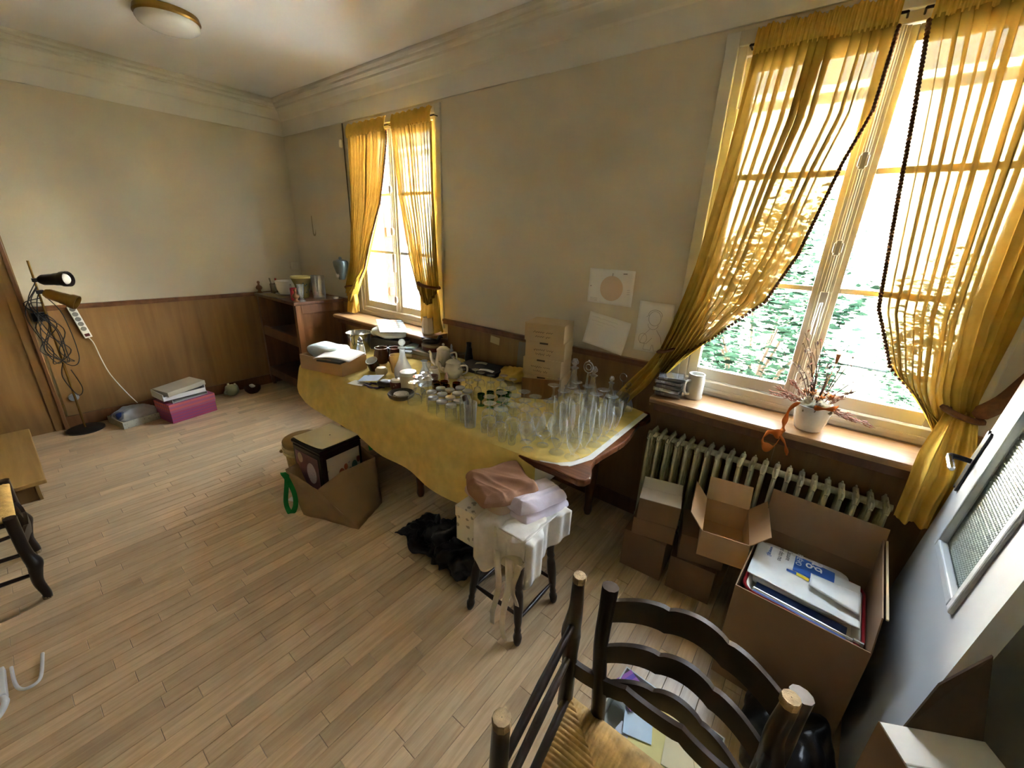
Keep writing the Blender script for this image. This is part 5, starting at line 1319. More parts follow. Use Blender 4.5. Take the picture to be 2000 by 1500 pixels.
ribbon('ribbon_bow', [(-0.09, -0.135, -0.02), (-0.12, -0.15, -0.005), (-0.15, -0.16, -0.03), (-0.145, -0.16, -0.075), (-0.11, -0.155, -0.085), (-0.09, -0.14, -0.04)], 0.022, (0.2, 0.5, 1))
ribbon('ribbon_tail', [(-0.09, -0.135, -0.02), (-0.065, -0.15, -0.045), (-0.05, -0.15, -0.08), (-0.045, -0.15, -0.10)], 0.008, (1, 0.3, 0.2))
ribbon('petal_band', [(0.0, -0.07, 0.128), (0.03, -0.078, 0.132), (0.07, -0.05, 0.135), (0.085, -0.01, 0.14)], 0.012, (0, 0.3, 1))

# ------------------------------------------------------------------ on the corner window sill
jr = thing('candle_jar', 'cream faceted glass jar on the sill at the corner window', 'jar', (2.42, -0.135, SZ + 0.002))
ob('jar', B().lathe([(0.05, 0.0), (0.056, 0.01), (0.056, 0.10), (0.048, 0.125), (0.048, 0.14), (0.044, 0.14), (0.045, 0.12), (0.0005, 0.10)], 8, cap0=True), mat('cream_glass', '#c2b295', 0.25, 0.1), jr, smooth=20)

# ------------------------------------------------------------------ table: storage boxes by the wall
rz = math.radians(15)
wine = [(3.665, -0.175, 0.116, 'pale storage box at the bottom of the labelled stack on the table'), (3.655, -0.170, 0.113, 'handwritten storage box second from the bottom of the table stack'), (3.662, -0.168, 0.113, 'handwritten storage box just below the top of the table stack'), (3.655, -0.172, 0.113, 'topmost handwritten storage box with a lid tab on the table')]
zz = TT
M_hand2 = mat('pen_ink', '#3a2c22', 0.9, 0.1)
rs = random.Random(2)
for k, (x, y, h, lab) in enumerate(wine):
    t = thing('storage_box', lab, 'box', (x, y, zz), rz + math.radians((0, -1.5, 1.5, 0.5)[k]), 'storage boxes stacked on the table')
    sx, sy = 0.13, 0.112
    ob('body', B().box(-sx, sx, -sy, sy, 0, h - 0.005), M_cardpale, t, bevel=0.0015)
    ob('lid', B().box(-sx - 0.001, sx + 0.001, -sy - 0.001, sy + 0.001, h - 0.004, h), M_cardpale, t)
    if k == 3:
        ob('tab', B().add([(-0.05, -sy - 0.002, h), (0.03, -sy - 0.002, h), (0.015, -sy - 0.005, h - 0.035), (-0.035, -sy - 0.005, h - 0.035), (-0.05, -sy, h), (0.03, -sy, h), (0.015, -sy - 0.002, h - 0.035), (-0.035, -sy - 0.002, h - 0.035)], [(0, 1, 2, 3), (7, 6, 5, 4), (0, 3, 7, 4), (1, 5, 6, 2), (3, 2, 6, 7), (0, 4, 5, 1)]), M_cardpale, t)
    else:
        ob('tab_slot', B().box(-0.035, 0.02, -sy - 0.0012, -sy + 0.0, h - 0.016, h - 0.005), M_ink, t)
    if k:
        for ln, (z0, x0, n) in enumerate(((h * 0.52, -0.075, 30), (h * 0.27, -0.06, 26))):
            xx_ = x0
            for wd in ((5, 3) if ln == 0 else (4, 2)):
                pts = []
                for i in range(wd * 8):
                    xx_ += 0.0019
                    amp_ = 0.0035 + (0.006 if rs.random() < 0.12 else 0)
                    pts.append((xx_ + 0.001 * math.cos(i * 0.8), -sy - 0.0014, z0 + amp_ * math.sin(i * 0.8 + k)))
                ob('handwriting', B().tube(pts, 0.001, 4), M_hand2, t)
                xx_ += 0.010
    zz += h + 0.0008
wb_ = thing('wooden_crate', 'varnished wooden box front standing before the storage boxes', 'box', (3.745, -0.372, TT), math.radians(30))
ob('board', B().box(-0.12, 0.115, -0.006, 0.006, 0, 0.135), wood('varnished_pine', '#6a451f', '#8f6430', (6, 6, 0.6), 2.5, 0.3, 0.05), wb_, bevel=0.002)
ob('side', B().box(0.103, 0.115, 0.007, 0.05, 0, 0.135), MATS['varnished_pine'], wb_, bevel=0.002)

# carton with documents at the left end
ca = open_carton('open brown carton of papers on the left end of the table', (2.285, -0.925, TT), math.radians(14), 0.40, 0.24, 0.105, {}, M_cardopen, M_cardin)
solo('paper_sheet', B().grid(12, 8, lambda u, v: ((u - 0.5) * 0.28, (v - 0.5) * 0.2, 0.02 * math.sin(u * 3) + 0.015 * v)), M_paper, 'white sheet lying across the front of the table carton', 'paper', (2.42, -0.95, TT + 0.118), rz=math.radians(25), smooth=180, solid=0.001)
solo('document_bag', B().soft(0.30, 0.20, 0.085, 9, 0.012, n=36, e=0.4), mat('pale_blue_film', '#b4c5cf', 0.4, 0.08, 10), 'pale blue plastic wrapped papers at the back of the table carton', 'papers', (2.19, -0.90, TT + 0.115), rz=math.radians(14), smooth=180)
solo('black_folder', B().box(-0.11, 0.11, -0.07, 0.07, 0, 0.012), M_black, 'black folder poking out of the table carton', 'folder', (2.40, -0.97, TT + 0.095), rot=(0.05, -0.05, 0.25), bevel=0.002)
pan = thing('steel_pot', 'shiny steel pot behind the table carton', 'pot', (2.02, -0.545, TT))
ob('body', B().lathe([(0.07, 0.0), (0.078, 0.008), (0.088, 0.12), (0.1, 0.165), (0.104, 0.168), (0.098, 0.168), (0.084, 0.12), (0.074, 0.012), (0.0005, 0.01)], 30, cap0=True), M_steel, pan, smooth=40)
ob('handle', B().tube(smooth_path([(0.04, -0.075, 0.16), (0.05, -0.10, 0.155), (0.05, -0.105, 0.11), (0.045, -0.085, 0.07)], 5), 0.006, 7), M_steel, pan, smooth=60)
sh_ = thing('glass_shaker', 'pointed glass shaker beside the steel pot', 'shaker', (2.275, -0.695, TT))
ob('bottle', B().lathe([(0.036, 0.0), (0.037, 0.04), (0.03, 0.11), (0.022, 0.14)], 12, cap0=True), M_cut, sh_, smooth=40)
ob('cap', B().lathe([(0.023, 0.14), (0.024, 0.15), (0.018, 0.16), (0.02, 0.17), (0.012, 0.19), (0.0005, 0.2)], 12), M_steel, sh_, smooth=40)
M_bcer = mat('brown_glaze', '#3a1c12', 0.2, 0.25)
c_ = thing('brown_cup', 'dark brown cup tipped to show its white inside', 'cup', (2.53, -0.745, TT + 0.004), rot=(math.radians(24), math.radians(10), 0))
ob('cup', B().lathe([(0.032, 0.0), (0.04, 0.02), (0.042, 0.085), (0.043, 0.09)], 22, cap0=True), M_bcer, c_, smooth=40)
ob('lining', B().lathe([(0.0425, 0.09), (0.038, 0.088), (0.034, 0.03), (0.0005, 0.02)], 22), M_white, c_, smooth=40)
for (x, y, r, h, lab) in ((2.405, -0.60, 0.06, 0.12, 'round brown glazed jar next to the steel pot'), (2.50, -0.55, 0.052, 0.13, 'tall brown glazed jug beside the amber tumbler'), (2.32, -0.52, 0.055, 0.10, 'squat brown glazed jar behind the glass shaker')):
    lathe_thing('glazed_jar', lab, 'jar', [(r * 0.7, 0), (r * 0.98, h * 0.2), (r, h * 0.5), (r * 0.8, h * 0.85), (r * 0.85, h), (r * 0.78, h), (r * 0.7, h * 0.8), (0.0005, h * 0.5)], (x, y, TT), mat('brown_glaze2', '#5a3518', 0.22, 0.3) if r > 0.055 else M_bcer)
lathe_thing('amber_tumbler', 'large honey-coloured tumbler in front of the window papers', 'glass', [(0.04, 0.0), (0.043, 0.01), (0.052, 0.13), (0.05, 0.13), (0.04, 0.012), (0.0005, 0.01)], (2.68, -0.66, TT), glass('honey_glass', (0.72, 0.55, 0.25), 0.1, 0.5, 0.1, 0.35, (0.62, 0.5, 0.25)))
lathe_thing('round_box', 'small round ivory box standing on edge among the brown cups', 'box', [(0.0005, 0.0), (0.03, 0.004), (0.042, 0.02), (0.042, 0.045), (0.03, 0.06), (0.0005, 0.064)], (2.665, -0.785, TT), mat('ivory', '#c9b995', 0.35, 0.08))
M_photo = spots('photo_print', '#b7c3d4', '#b0685a', 16, 0.22, 0.3, third='#5d86b8')
solo('postcard', B().box(-0.075, 0.075, -0.05, 0.05, 0, 0.0015), M_photo, 'colour postcard lying on the front of the yellow cloth', 'card', (2.735, -0.915, TT + 0.028), rot=(0.1, -0.12, 0.5))
solo('postcard', B().box(-0.06, 0.06, -0.04, 0.04, 0, 0.0015), spots('photo_print2', '#c9c0a8', '#4a3a34', 18, 0.2, 0.3, third='#a89880'), 'pale photograph half under the colour postcard', 'card', (2.70, -0.99, TT + 0.002), rz=0.3)
solo('costume_beads', B().tube([(0.06 * math.cos(a) + 0.012 * math.sin(5 * a), 0.035 * math.sin(a), 0.008) for a in [2 * PI * i / 30 for i in range(31)]], [0.006 + 0.003 * (i % 2) for i in range(31)], 6), mat('violet_beads', '#4a3d58', 0.25, 0.3, 60), 'loop of dark violet beads by the postcards', 'beads', (2.83, -0.955, TT), rz=0.3, smooth=60)
solo('leather_purse', B().soft(0.13, 0.09, 0.05, 2, 0.012, n=28, e=0.6), mat('dark_leather', '#2b2a26', 0.4, 0.3), 'small dark purse beside the postcards', 'purse', (2.90, -0.90, TT + 0.028), rz=0.4, smooth=180)
sgp = thing('sugar_bowl', 'small dark patterned lidded bowl beside the picture canister', 'bowl', (2.975, -0.885, TT))
ob('bowl', B().lathe([(0.03, 0.0), (0.042, 0.02), (0.044, 0.05), (0.038, 0.06)], 20, cap0=True), spots('dark_motif', '#5a2a24', '#a08a70', 40, 0.18), sgp, smooth=40)
ob('lid', B().lathe([(0.041, 0.06), (0.034, 0.072), (0.008, 0.078), (0.01, 0.09), (0.0005, 0.096)], 20), M_white, sgp, smooth=40)
cn = thing('picture_canister', 'white canister with a fruit picture and a white lid', 'canister', (3.03, -0.835, TT))
ob('body', B().lathe([(0.05, 0.0), (0.053, 0.005), (0.053, 0.105), (0.05, 0.108)], 26, cap0=True), spots('fruit_picture', '#c6b8a4', '#5a2418', 14, 0.2, 0.3, third='#8a5a48'), cn, smooth=40)
ob('lid', B().lathe([(0.054, 0.105), (0.054, 0.122), (0.05, 0.126), (0.0005, 0.127)], 26), M_white, cn, smooth=40)
at = thing('pewter_dish', 'dark pewter dish with a ceramic centre at the front of the cloth', 'dish', (3.11, -0.955, TT))
ob('dish', B().lathe([(0.055, 0.0), (0.075, 0.012), (0.082, 0.03), (0.078, 0.036), (0.066, 0.03), (0.05, 0.012), (0.0005, 0.01)], 26, cap0=True), mat('pewter', '#4a443c', 0.35, 0.3, 30, metal=0.6), at, smooth=40)
ob('centre', B().lathe([(0.05, 0.012), (0.045, 0.03), (0.0005, 0.034)], 22), spots('motif_white', '#b8b2a4', '#4c463e', 60, 0.2), at, smooth=40)

# papers, trays and tin near the corner window
solo('cardboard_box', B().box(-0.17, 0.17, -0.11, 0.11, 0, 0.10), mat('grey_box', '#5a564e', 0.7, 0.15), 'dark grey box under the pile of trays by the corner window', 'box', (2.12, -0.27, TT), rz=math.radians(20), bevel=0.003)
solo('plastic_bag', B().soft(0.34, 0.24, 0.085, 12, 0.016, n=40, e=0.5), M_bag, 'clear plastic wrapped bundle under the muffin tray', 'bag', (2.09, -0.265, TT + 0.145), rz=math.radians(15), smooth=180)
mf = thing('muffin_tray', 'pale baking tray with rows of round cups topping the pile', 'tray', (2.08, -0.26, TT + 0.192), rot=(math.radians(-3), math.radians(5), math.radians(-30)))
tray_b = B().box(-0.19, 0.19, -0.115, 0.115, 0, 0.004)
ob('sheet', tray_b, M_steel, mf, bevel=0.002)
for i in range(6):
    for j in range(4):
        ob('cup', B().lathe([(0.023, 0.0045), (0.021, 0.0055), (0.012, 0.005), (0.0005, 0.0045)], 12, (-0.155 + 0.062 * i, -0.083 + 0.055 * j, 0)), M_zinc, mf, smooth=50)
for k, (x, y, z, a, sx, sy, h, m, lab) in enumerate(((2.30, -0.33, 0, 35, 0.26, 0.20, 0.03, M_paper, 'lowest magazine fanned in front of the grey box'), (2.31, -0.32, 0.031, 20, 0.25, 0.19, 0.018, mat('print_grey', '#8f9496', 0.5, 0.2, 20), 'grey magazine fanned over the lowest one'), (2.29, -0.30, 0.05, 45, 0.24, 0.18, 0.012, mat('pale_cyan', '#a9bfc4', 0.5, 0.1), 'pale cyan brochure on the fanned magazines'))):
    solo('magazine', B().box(-sx / 2, sx / 2, -sy / 2, sy / 2, 0, h), m, lab, 'magazine', (x, y, TT + z), rz=math.radians(a), bevel=0.002)
for k, (z, a, m, lab) in enumerate(((0, 12, mat('book_tan', '#8f7c5c', 0.6, 0.1), 'thick tan book at the bottom under the red tin'), (0.031, 4, mat('book_grey', '#7f7c72', 0.6, 0.1), 'grey book directly under the red tin'))):
    solo('book', B().box(-0.13, 0.13, -0.09, 0.09, 0, 0.03), m, lab, 'book', (2.56, -0.235, TT + z), rz=math.radians(a), bevel=0.003)
tn = thing('oval_tin', 'dark red oval tin with a pale lid on the books', 'tin', (2.56, -0.23, TT + 0.0615))
ob('body', B().lathe([(0.075, 0.0), (0.08, 0.004), (0.08, 0.04)], 28, cap0=True, sx=1.15, sy=0.8), mat('dark_red_tin', '#5a1c1c', 0.3, 0.15), tn, smooth=40)
ob('lid', B().lathe([(0.082, 0.036), (0.082, 0.05), (0.078, 0.053), (0.0005, 0.054)], 28, sx=1.15, sy=0.8), mat('tan_lid', '#8a7558', 0.4, 0.1), tn, smooth=40)
dk = thing('wooden_duck', 'dark carved wooden duck sitting on the oval tin', 'figurine', (2.555, -0.225, TT + 0.1155), rz=math.radians(28))
ob('body', B().soft(0.15, 0.065, 0.045, 1, 0.002, (0, 0, 0.0225), n=28, e=0.85), M_chair, dk, smooth=180)
ob('head', B().tube(smooth_path([(0.05, 0, 0.03), (0.068, 0, 0.045), (0.07, 0, 0.06), (0.085, 0, 0.062), (0.1, 0, 0.056)], 4), [0.014] * 5 + [0.013] * 5 + [0.014] * 3 + [0.008] * 2 + [0.005] * 2, 8), M_chair, dk, smooth=60)
ob('tail', B().tube([(-0.06, 0, 0.03), (-0.085, 0, 0.045)], [0.014, 0.003], 7), M_chair, dk, smooth=60)
lathe_thing('glass_figurine', 'small whitish glass figurine right of the wooden duck', 'figurine', [(0.022, 0.0), (0.02, 0.02), (0.012, 0.03), (0.016, 0.05), (0.014, 0.07), (0.008, 0.08), (0.011, 0.095), (0.004, 0.115), (0.0005, 0.118)], (2.68, -0.12, TT), M_frost, 14)
bj = thing('black_jug', 'slim black jug standing against the panelling', 'jug', (2.865, -0.105, TT))
ob('body', B().lathe([(0.03, 0.0), (0.034, 0.04), (0.022, 0.1), (0.018, 0.14), (0.022, 0.16)], 16, cap0=True), M_black, bj, smooth=40)
ob('handle', B().tube(smooth_path([(0.02, -0.01, 0.13), (0.045, -0.02, 0.12), (0.045, -0.02, 0.07), (0.03, -0.01, 0.05)], 5), 0.005, 6), M_black, bj, smooth=60)
solo('flat_case', B().box(-0.19, 0.17, -0.10, 0.10, 0, 0.035), mat('dark_case', '#332c26', 0.5, 0.2), 'dark flat case lying behind the coffee pots', 'case', (3.10, -0.19, TT), rz=math.radians(8), bevel=0.004)
solo('paper_scrap', B().grid(6, 4, lambda u, v: ((u - 0.5) * 0.09, (v - 0.5) * 0.05, 0.008 * math.sin(u * 3))), mat('cream_slip', '#c7b994', 0.8, 0.05), 'cream paper slip on the dark flat case', 'paper', (3.05, -0.16, TT + 0.0365), rz=0.5, smooth=180, solid=0.001)
solo('paper_scrap', B().grid(6, 4, lambda u, v: ((u - 0.5) * 0.13, (v - 0.5) * 0.04, 0.006 * math.sin(u * 4))), M_paper, 'white crumpled slip at the edge of the dark flat case', 'paper', (3.20, -0.26, TT + 0.0365), rz=0.3, smooth=180, solid=0.001)
solo('wall_card', B().box(-0.045, 0.045, -0.0015, 0.0015, 0, 0.055), mat('wall_slip', '#bda878', 0.8, 0.05), 'small cream card stuck to the panelling behind the table', 'card', (3.06, -0.020, 0.955), rot=(0, 0.1, 0))
solo('grey_board', B().box(-0.07, 0.06, -0.004, 0.004, 0, 0.25), mat('grey_board', '#7c7466', 0.8, 0.08), 'grey card leaning beside the storage boxes', 'board', (3.41, -0.09, TT), rot=(math.radians(-8), 0, math.radians(10)))
solo('yellow_tissue', B().soft(0.20, 0.17, 0.09, 13, 0.03, n=36, e=0.8, freq=16), fabric('yellow_tissue', '#b99b4a', 0.2, 0.0, 500), 'bunched yellow tissue left of the storage boxes', 'cloth', (3.40, -0.22, TT + 0.048), smooth=180)

# white china
def china_pot(label, loc, r, h, rzv, name='coffee_pot', cat='pot'):
    t = thing(name, label, cat, loc, rzv)
    ob('body', B().lathe([(r * 0.6, 0.0), (r * 0.65, 0.01), (r * 0.95, h * 0.3), (r, h * 0.5), (r * 0.82, h * 0.8), (r * 0.75, h)], 24, cap0=True), M_cream, t, smooth=40)
    ld = ob('lid', B().lathe([(r * 0.8, h), (r * 0.78, h + 0.008), (r * 0.45, h + 0.025), (r * 0.1, h + 0.032)], 24), M_cream, t, smooth=40)
    ob('knob', B().ball((0, 0, h + 0.042), 0.011), M_cream, ld, smooth=60)
    ob('spout', B().tube(smooth_path([(-r * 0.85, 0, h * 0.35), (-r * 1.35, 0, h * 0.55), (-r * 1.5, 0, h * 0.85), (-r * 1.7, 0, h * 0.95)], 5), [0.018] * 5 + [0.013] * 5 + [0.009] * 6, 8), M_cream, t, smooth=60)
    ob('handle', B().tube(smooth_path([(r * 0.75, 0, h * 0.85), (r * 1.45, 0, h * 0.9), (r * 1.5, 0, h * 0.5), (r * 0.95, 0, h * 0.25)], 5), 0.007, 7), M_cream, t, smooth=60)
    return t
china_pot('tall cream china coffee pot with a knobbed lid', (2.91, -0.42, TT), 0.062, 0.165, 0.7)
china_pot('squat cream china teapot right of the tall coffee pot', (3.05, -0.455, TT), 0.068, 0.105, 0.4, 'teapot')
for (x, y, r, h, lab) in ((2.885, -0.56, 0.032, 0.09, 'slim white china beaker left of the bell-shaped cup'), (2.975, -0.57, 0.045, 0.085, 'upturned cream bell-shaped cup between the decanters and teapot')):
    lathe_thing('china_cup', lab, 'cup', [(r, 0.0), (r * 0.92, h * 0.4), (r * 0.7, h * 0.85), (r * 0.55, h * 0.88), (r * 0.6, h), (0.0005, h)] if r > 0.04 else [(r * 0.8, 0), (r, h), (r * 0.94, h), (r * 0.72, 0.01), (0.0005, 0.01)], (x, y, TT), M_cream)
lathe_thing('china_figure', 'small pink and white china figure before the teapot', 'figurine', [(0.018, 0.0), (0.02, 0.015), (0.012, 0.03), (0.015, 0.045), (0.01, 0.055), (0.006, 0.07), (0.0005, 0.072)], (3.10, -0.57, TT), mat('pink_china', '#c9a8a0', 0.25, 0.2, 60))
pdome = thing('amber_cup', 'amber glass cup by the bell-shaped cup', 'cup', (3.03, -0.635, TT))
ob('bowl', B().lathe([(0.02, 0.0), (0.04, 0.02), (0.042, 0.05), (0.03, 0.04), (0.0005, 0.02)], 18, cap0=True), mat('brown_pink', '#7a5344', 0.3, 0.3, 40), pdome, smooth=40)

# ------------------------------------------------------------------ glassware
def proto(name, prof, m, seg=18, cap0=False):
    me = B().lathe(prof, seg, cap0=cap0).mesh(name, 60); me.materials.append(m)
    return me
ORD = ['first', 'second', 'third', 'fourth', 'fifth', 'sixth', 'seventh']
def row_labels(spots_, label, rows):
    """which row counted from the viewer, which one counted from the left"""
    pr = sorted(range(len(spots_)), key=lambda i: -project((spots_[i][0], spots_[i][1], TT))[1])
    out = {}; p = 0
    names = {1: ['only'], 2: ['front', 'back'], 3: ['front', 'middle', 'back'], 4: ['front', 'second', 'third', 'back']}[len(rows)]
    for nm, n in zip(names, rows):
        for k, i in enumerate(sorted(pr[p:p + n], key=lambda i: project((spots_[i][0], spots_[i][1], TT))[0])):
            out[i] = '%s, %s from the left in the %s row' % (label, ORD[k], nm)
        p += n
    return out
def place(me, name, label, cat, spots_, group, rows=None):
    lb = row_labels(spots_, label, rows) if rows else None
    for k, (x, y) in enumerate(spots_):
        o = bpy.data.objects.new(name, me); link(o)
        o.location = (x, y, TT); o.rotation_euler = (0, 0, k * 1.1)
        tag(o, lb[k] if lb else label, cat, group)
# tumbler upside down: thick pale base on top
def invert(prof, h): return [(r, h - z) for r, z in prof][::-1]
tum = [(0.0005, 0.0), (0.027, 0.0), (0.029, 0.003), (0.030, 0.012)]
tum_side = [(0.030, 0.078), (0.0335, 0.0), (0.032, 0.0), (0.0285, 0.075)]
tmesh = B().lathe([(0.0335, 0.0), (0.0318, 0.04), (0.0300, 0.078), (0.0285, 0.087)], 20).mesh('tumbler_wall', 60); tmesh.materials.append(M_glass)
tbase = B().lathe([(0.0295, 0.076), (0.0292, 0.086), (0.027, 0.089), (0.0005, 0.0885)], 20).mesh('tumbler_foot', 60); tbase.materials.append(M_tglass)
TUMB = [(3.407, -0.957), (3.483, -0.962), (3.559, -0.963), (3.401, -0.882), (3.474, -0.888), (3.545, -0.892), (3.382, -0.805), (3.330, -0.900), (3.455, -0.815), (3.525, -0.82), (3.40, -0.735), (3.325, -0.825), (3.47, -0.745)]
TL = row_labels(TUMB, 'upside-down tumbler with a pale base', [3, 3, 4, 3])
for k, (x, y) in enumerate(TUMB):
    t = thing('tumbler', TL[k], 'glass', (x, y, TT), k, 'upside-down tumblers')
    for me, nm in ((tmesh, 'wall'), (tbase, 'foot')):
        o = bpy.data.objects.new(nm, me); link(o, t)
coupe = proto('coupe_glass', [(0.041, 0.0), (0.043, 0.02), (0.040, 0.042), (0.028, 0.056), (0.008, 0.062), (0.0045, 0.07), (0.004, 0.115), (0.007, 0.126), (0.02, 0.132), (0.0345, 0.1345), (0.035, 0.136), (0.0005, 0.137)], M_glass)
COUPE = [(3.773, -0.890), (3.712, -0.820), (3.718, -0.729), (3.795, -0.800), (3.804, -0.712), (3.880, -0.822), (3.888, -0.733), (3.968, -0.820), (3.868, -0.912), (3.714, -0.640), (3.802, -0.625), (3.892, -0.642), (3.976, -0.730), (3.985, -0.642)]
place(coupe, 'coupe_glass', 'foot-up stemmed glass before the storage boxes', 'glass', COUPE, 'upside-down stemmed glasses before the storage boxes', [3, 4, 4, 3])
small = proto('liqueur_glass', [(0.026, 0.0), (0.028, 0.02), (0.02, 0.045), (0.006, 0.052), (0.004, 0.058), (0.004, 0.088), (0.012, 0.097), (0.027, 0.1), (0.0005, 0.101)], M_glass, 16)
place(small, 'liqueur_glass', 'small upturned glass behind the tumblers', 'glass', [(3.335, -0.665), (3.335, -0.595), (3.405, -0.66), (3.405, -0.585), (3.325, -0.465), (3.405, -0.46), (3.495, -0.56), (3.51, -0.485), (3.56, -0.418), (3.47, -0.40), (3.25, -0.44), (3.18, -0.50)], 'small upside-down glasses by the green ones', [4, 4, 4])
greeng = proto('green_glass', [(0.022, 0.0), (0.02, 0.003), (0.004, 0.006), (0.0035, 0.03), (0.012, 0.036), (0.022, 0.05), (0.023, 0.075), (0.021, 0.075), (0.018, 0.05), (0.0005, 0.04)], M_green, 14)
place(greeng, 'liqueur_glass', 'small green liqueur glass', 'glass', [(3.56, -0.64), (3.61, -0.695), (3.59, -0.585), (3.65, -0.64), (3.645, -0.575), (3.545, -0.705)], 'green liqueur glasses', [3, 3])
amb = proto('amber_glass', [(0.024, 0.0), (0.028, 0.03), (0.026, 0.05), (0.024, 0.05), (0.022, 0.01), (0.0005, 0.006)], M_amber, 14, True)
place(amb, 'amber_bowl', 'little amber glass cup by the teapot', 'glass', [(3.17, -0.655), (3.235, -0.70), (3.25, -0.62), (3.19, -0.735), (3.14, -0.70), (3.29, -0.745)], 'little amber glass cups', [3, 3])
sherry = proto('shot_glass', [(0.016, 0.0), (0.018, 0.004), (0.02, 0.045), (0.023, 0.06), (0.0215, 0.06), (0.018, 0.04), (0.0005, 0.01)], M_glass, 16, True)
SHER = [(3.80, -0.955), (3.852, -0.962), (3.905, -0.965), (3.957, -0.955), (3.83, -0.905) if False else (3.825, -0.992 + 0.03), (4.0, -0.93), (4.01, -0.985)]
place(sherry, 'shot_glass', 'little shot glass at the cloth edge', 'glass', [(3.80, -0.957), (3.852, -0.965), (3.93, -0.972), (3.985, -0.965), (3.93, -0.872), (3.815, -0.86)], 'little shot glasses', [4, 2])
ball_ = proto('balloon_glass', [(0.03, 0.0), (0.029, 0.002), (0.006, 0.006), (0.004, 0.03), (0.012, 0.038), (0.034, 0.06), (0.038, 0.085), (0.032, 0.115), (0.027, 0.125)], M_glass)
place(ball_, 'balloon_glass', 'rounded brandy glass above the brown garment', 'glass', [(4.025, -0.90), (4.04, -0.82), (4.105, -0.87), (4.05, -0.74), (4.12, -0.79), (4.075, -0.955)], 'rounded brandy glasses', [3, 3])
tall = proto('goblet', [(0.036, 0.0), (0.035, 0.003), (0.008, 0.008), (0.006, 0.02), (0.012, 0.03), (0.026, 0.06), (0.036, 0.11), (0.038, 0.16), (0.036, 0.185)], M_glass)
TALL = [(4.195, -0.885), (4.275, -0.875), (4.285, -0.785), (4.295, -0.69), (4.30, -0.60), (4.145, -0.945) if False else (4.19, -0.80), (4.205, -0.715), (4.215, -0.63), (4.23, -0.545), (4.135, -0.71), (4.14, -0.625), (4.305, -0.51), (4.065, -0.655), (4.15, -0.535)]
place(tall, 'goblet', 'tall footed glass at the table end', 'glass', TALL, 'tall footed glasses at the table end', [3, 4, 4, 3])
rinv = proto('wine_glass', [(0.032, 0.0), (0.038, 0.03), (0.037, 0.06), (0.025, 0.085), (0.008, 0.095), (0.012, 0.103), (0.006, 0.11), (0.005, 0.15), (0.011, 0.156), (0.005, 0.16), (0.012, 0.167), (0.036, 0.172), (0.0005, 0.174)], M_glass)
place(rinv, 'wine_glass', 'foot-up wine glass with knopped stem', 'glass', [(4.011, -0.541), (4.085, -0.49), (4.165, -0.455), (4.245, -0.43), (4.165, -0.365), (3.985, -0.36), (4.075, -0.375), (4.0, -0.45), (3.92, -0.50)], 'upside-down wine glasses', [3, 3, 3])
lathe_thing('glass_bucket', 'flared glass bowl at the far right corner of the table', 'vase', [(0.038, 0.0), (0.042, 0.01), (0.052, 0.08), (0.062, 0.13), (0.06, 0.13), (0.049, 0.08), (0.038, 0.015), (0.0005, 0.012)], (4.215, -0.265, TT), M_glass)
def carafe(label, loc, h, r, m=M_glass, stopper=True, name='decanter'):
    t = thing(name, label, 'decanter', loc)
    ob('bottle', B().lathe([(r * 0.9, 0.0), (r, 0.02), (r * 0.95, h * 0.25), (r * 0.5, h * 0.5), (r * 0.3, h * 0.65), (r * 0.28, h * 0.8), (r * 0.48, h * 0.84), (r * 0.3, h * 0.86)], 20, cap0=True), m, t, smooth=50)
    if stopper:
        ob('stopper', B().lathe([(r * 0.2, h * 0.85), (r * 0.16, h * 0.9), (r * 0.38, h * 0.95), (r * 0.4, h * 1.0), (r * 0.25, h * 1.06), (0.0005, h * 1.08)], 14), m, t, smooth=50)
    return t
carafe('clear decanter with a ball stopper next to the storage boxes', (3.90, -0.24, TT), 0.255, 0.055, M_cut)
carafe('clear decanter with a ball stopper in front of the panelling', (4.035, -0.245, TT), 0.235, 0.052, M_cut)
carafe('short oil cruet left of the wire loop', (4.12, -0.165, TT), 0.18, 0.036, M_cut)
carafe('short vinegar cruet at the back corner of the table', (4.225, -0.155, TT), 0.165, 0.04, M_cut)
cr_ = thing('cruet_stand', 'cruet stand with a wire loop handle at the back of the table', 'stand', (4.17, -0.115, TT))
ob('plate', B().lathe([(0.0005, 0.0), (0.04, 0.0), (0.042, 0.004), (0.0005, 0.005)], 20), M_steel, cr_, smooth=40)
ob('loop', B().tube([(0, 0, 0.004), (0, 0, 0.16)] + [(0.022 * math.sin(a), 0, 0.185 - 0.025 * math.cos(a)) for a in [2 * PI * i / 16 for i in range(17)]], 0.003, 6), M_steel, cr_, smooth=60)
ek = thing('openwork_handle', 'silver ornate openwork stem between the two decanters', 'serving piece', (3.975, -0.20, TT))
ob('stem', B().tube([(0, 0, 0), (0, 0, 0.19)], [0.02, 0.005], 10), M_steel, ek, smooth=40)
ob('scroll', B().tube([(0.032 * math.sin(a), 0, 0.225 - 0.035 * math.cos(a)) for a in [2 * PI * i / 18 for i in range(19)]], 0.004, 6).tube([(0.018 * math.sin(a), 0, 0.225 - 0.018 * math.cos(a)) for a in [2 * PI * i / 14 for i in range(15)]], 0.003, 6).ball((0, 0, 0.265), 0.007), M_steel, ek, smooth=60)
carafe('tall frosted decanter with a white cap behind the picture canister', (2.80, -0.70, TT), 0.255, 0.062, M_frost)
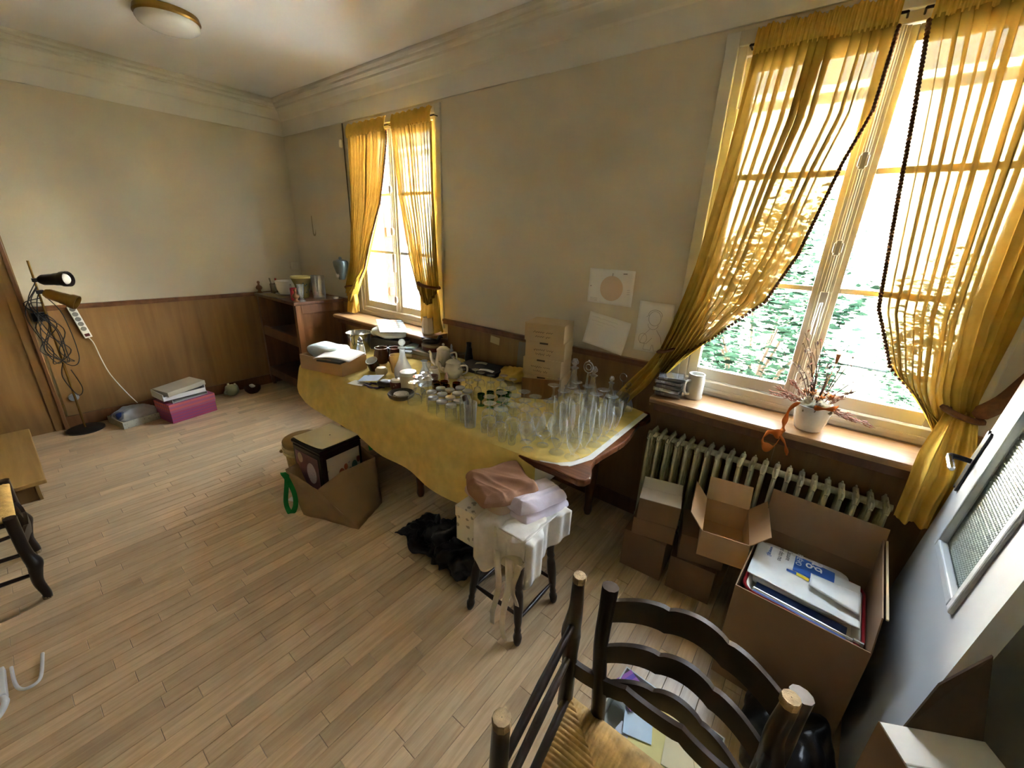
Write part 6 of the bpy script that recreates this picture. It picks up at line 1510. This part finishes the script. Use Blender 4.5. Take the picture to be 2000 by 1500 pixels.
carafe('bluish frosted bottle right of the picture canister', (3.03, -0.70, TT), 0.20, 0.052, M_frost, False)
for (x, y, lab) in ((3.24, -0.955, 'stemmed glass at the front beside the pewter dish'), (3.175, -0.87, 'stemmed glass behind the pewter dish'), (3.16, -0.79, 'stemmed glass between canister and tumblers'), (3.25, -0.86, 'stemmed glass touching the row of tumblers')):
    place(rinv if False else coupe, 'stem_glass', lab, 'glass', [(x, y)], 'stemmed glasses beside the pewter dish')
place(coupe, 'stem_glass', 'slim stemmed glass by the black jug', 'glass', [(2.98, -0.31)], None)
# glass with horn, ribbed beaker
hb_ = thing('drinking_glass', 'straight clear glass around the brown horn at the cloth front', 'glass', (3.635, -0.930, TT))
ob('glass', B().lathe([(0.028, 0.0), (0.03, 0.008), (0.032, 0.13), (0.0305, 0.13), (0.028, 0.012), (0.0005, 0.012)], 20, cap0=True), M_glass, hb_, smooth=40)
solo('curved_horn', B().tube(smooth_path([(0.006, 0, 0.016), (0.014, 0, 0.06), (0.008, 0, 0.11), (-0.01, 0, 0.15)], 5), [0.009] * 5 + [0.014] * 5 + [0.015] * 5 + [0.008], 9), spots('horn_brown', '#3a281c', '#a89478', 30, 0.16), 'curved brown horn piece standing in a clear glass', 'horn', (3.635, -0.930, TT), smooth=60)
rb = thing('ribbed_beaker', 'white ribbed beaker with an empty dark mouth among the glasses', 'beaker', (3.70, -0.915 - 0.045, TT))
ribp = B(); nS = 48; vs_ = []; fs_ = []
for (r, z) in ((0.029, 0.0), (0.031, 0.06), (0.034, 0.125), (0.035, 0.14)):
    for k in range(nS):
        rr_ = r + (0.0013 if k % 2 else 0) ; a = 2 * PI * k / nS; vs_.append((rr_ * math.cos(a), rr_ * math.sin(a), z))
for i in range(3):
    for k in range(nS): fs_.append((i * nS + k, i * nS + (k + 1) % nS, (i + 1) * nS + (k + 1) % nS, (i + 1) * nS + k))
ob('body', ribp.add(vs_, fs_), M_cut, rb, smooth=20)
ob('lining', B().lathe([(0.0005, 0.003), (0.028, 0.003), (0.033, 0.139)], 24), M_glass, rb, smooth=40)
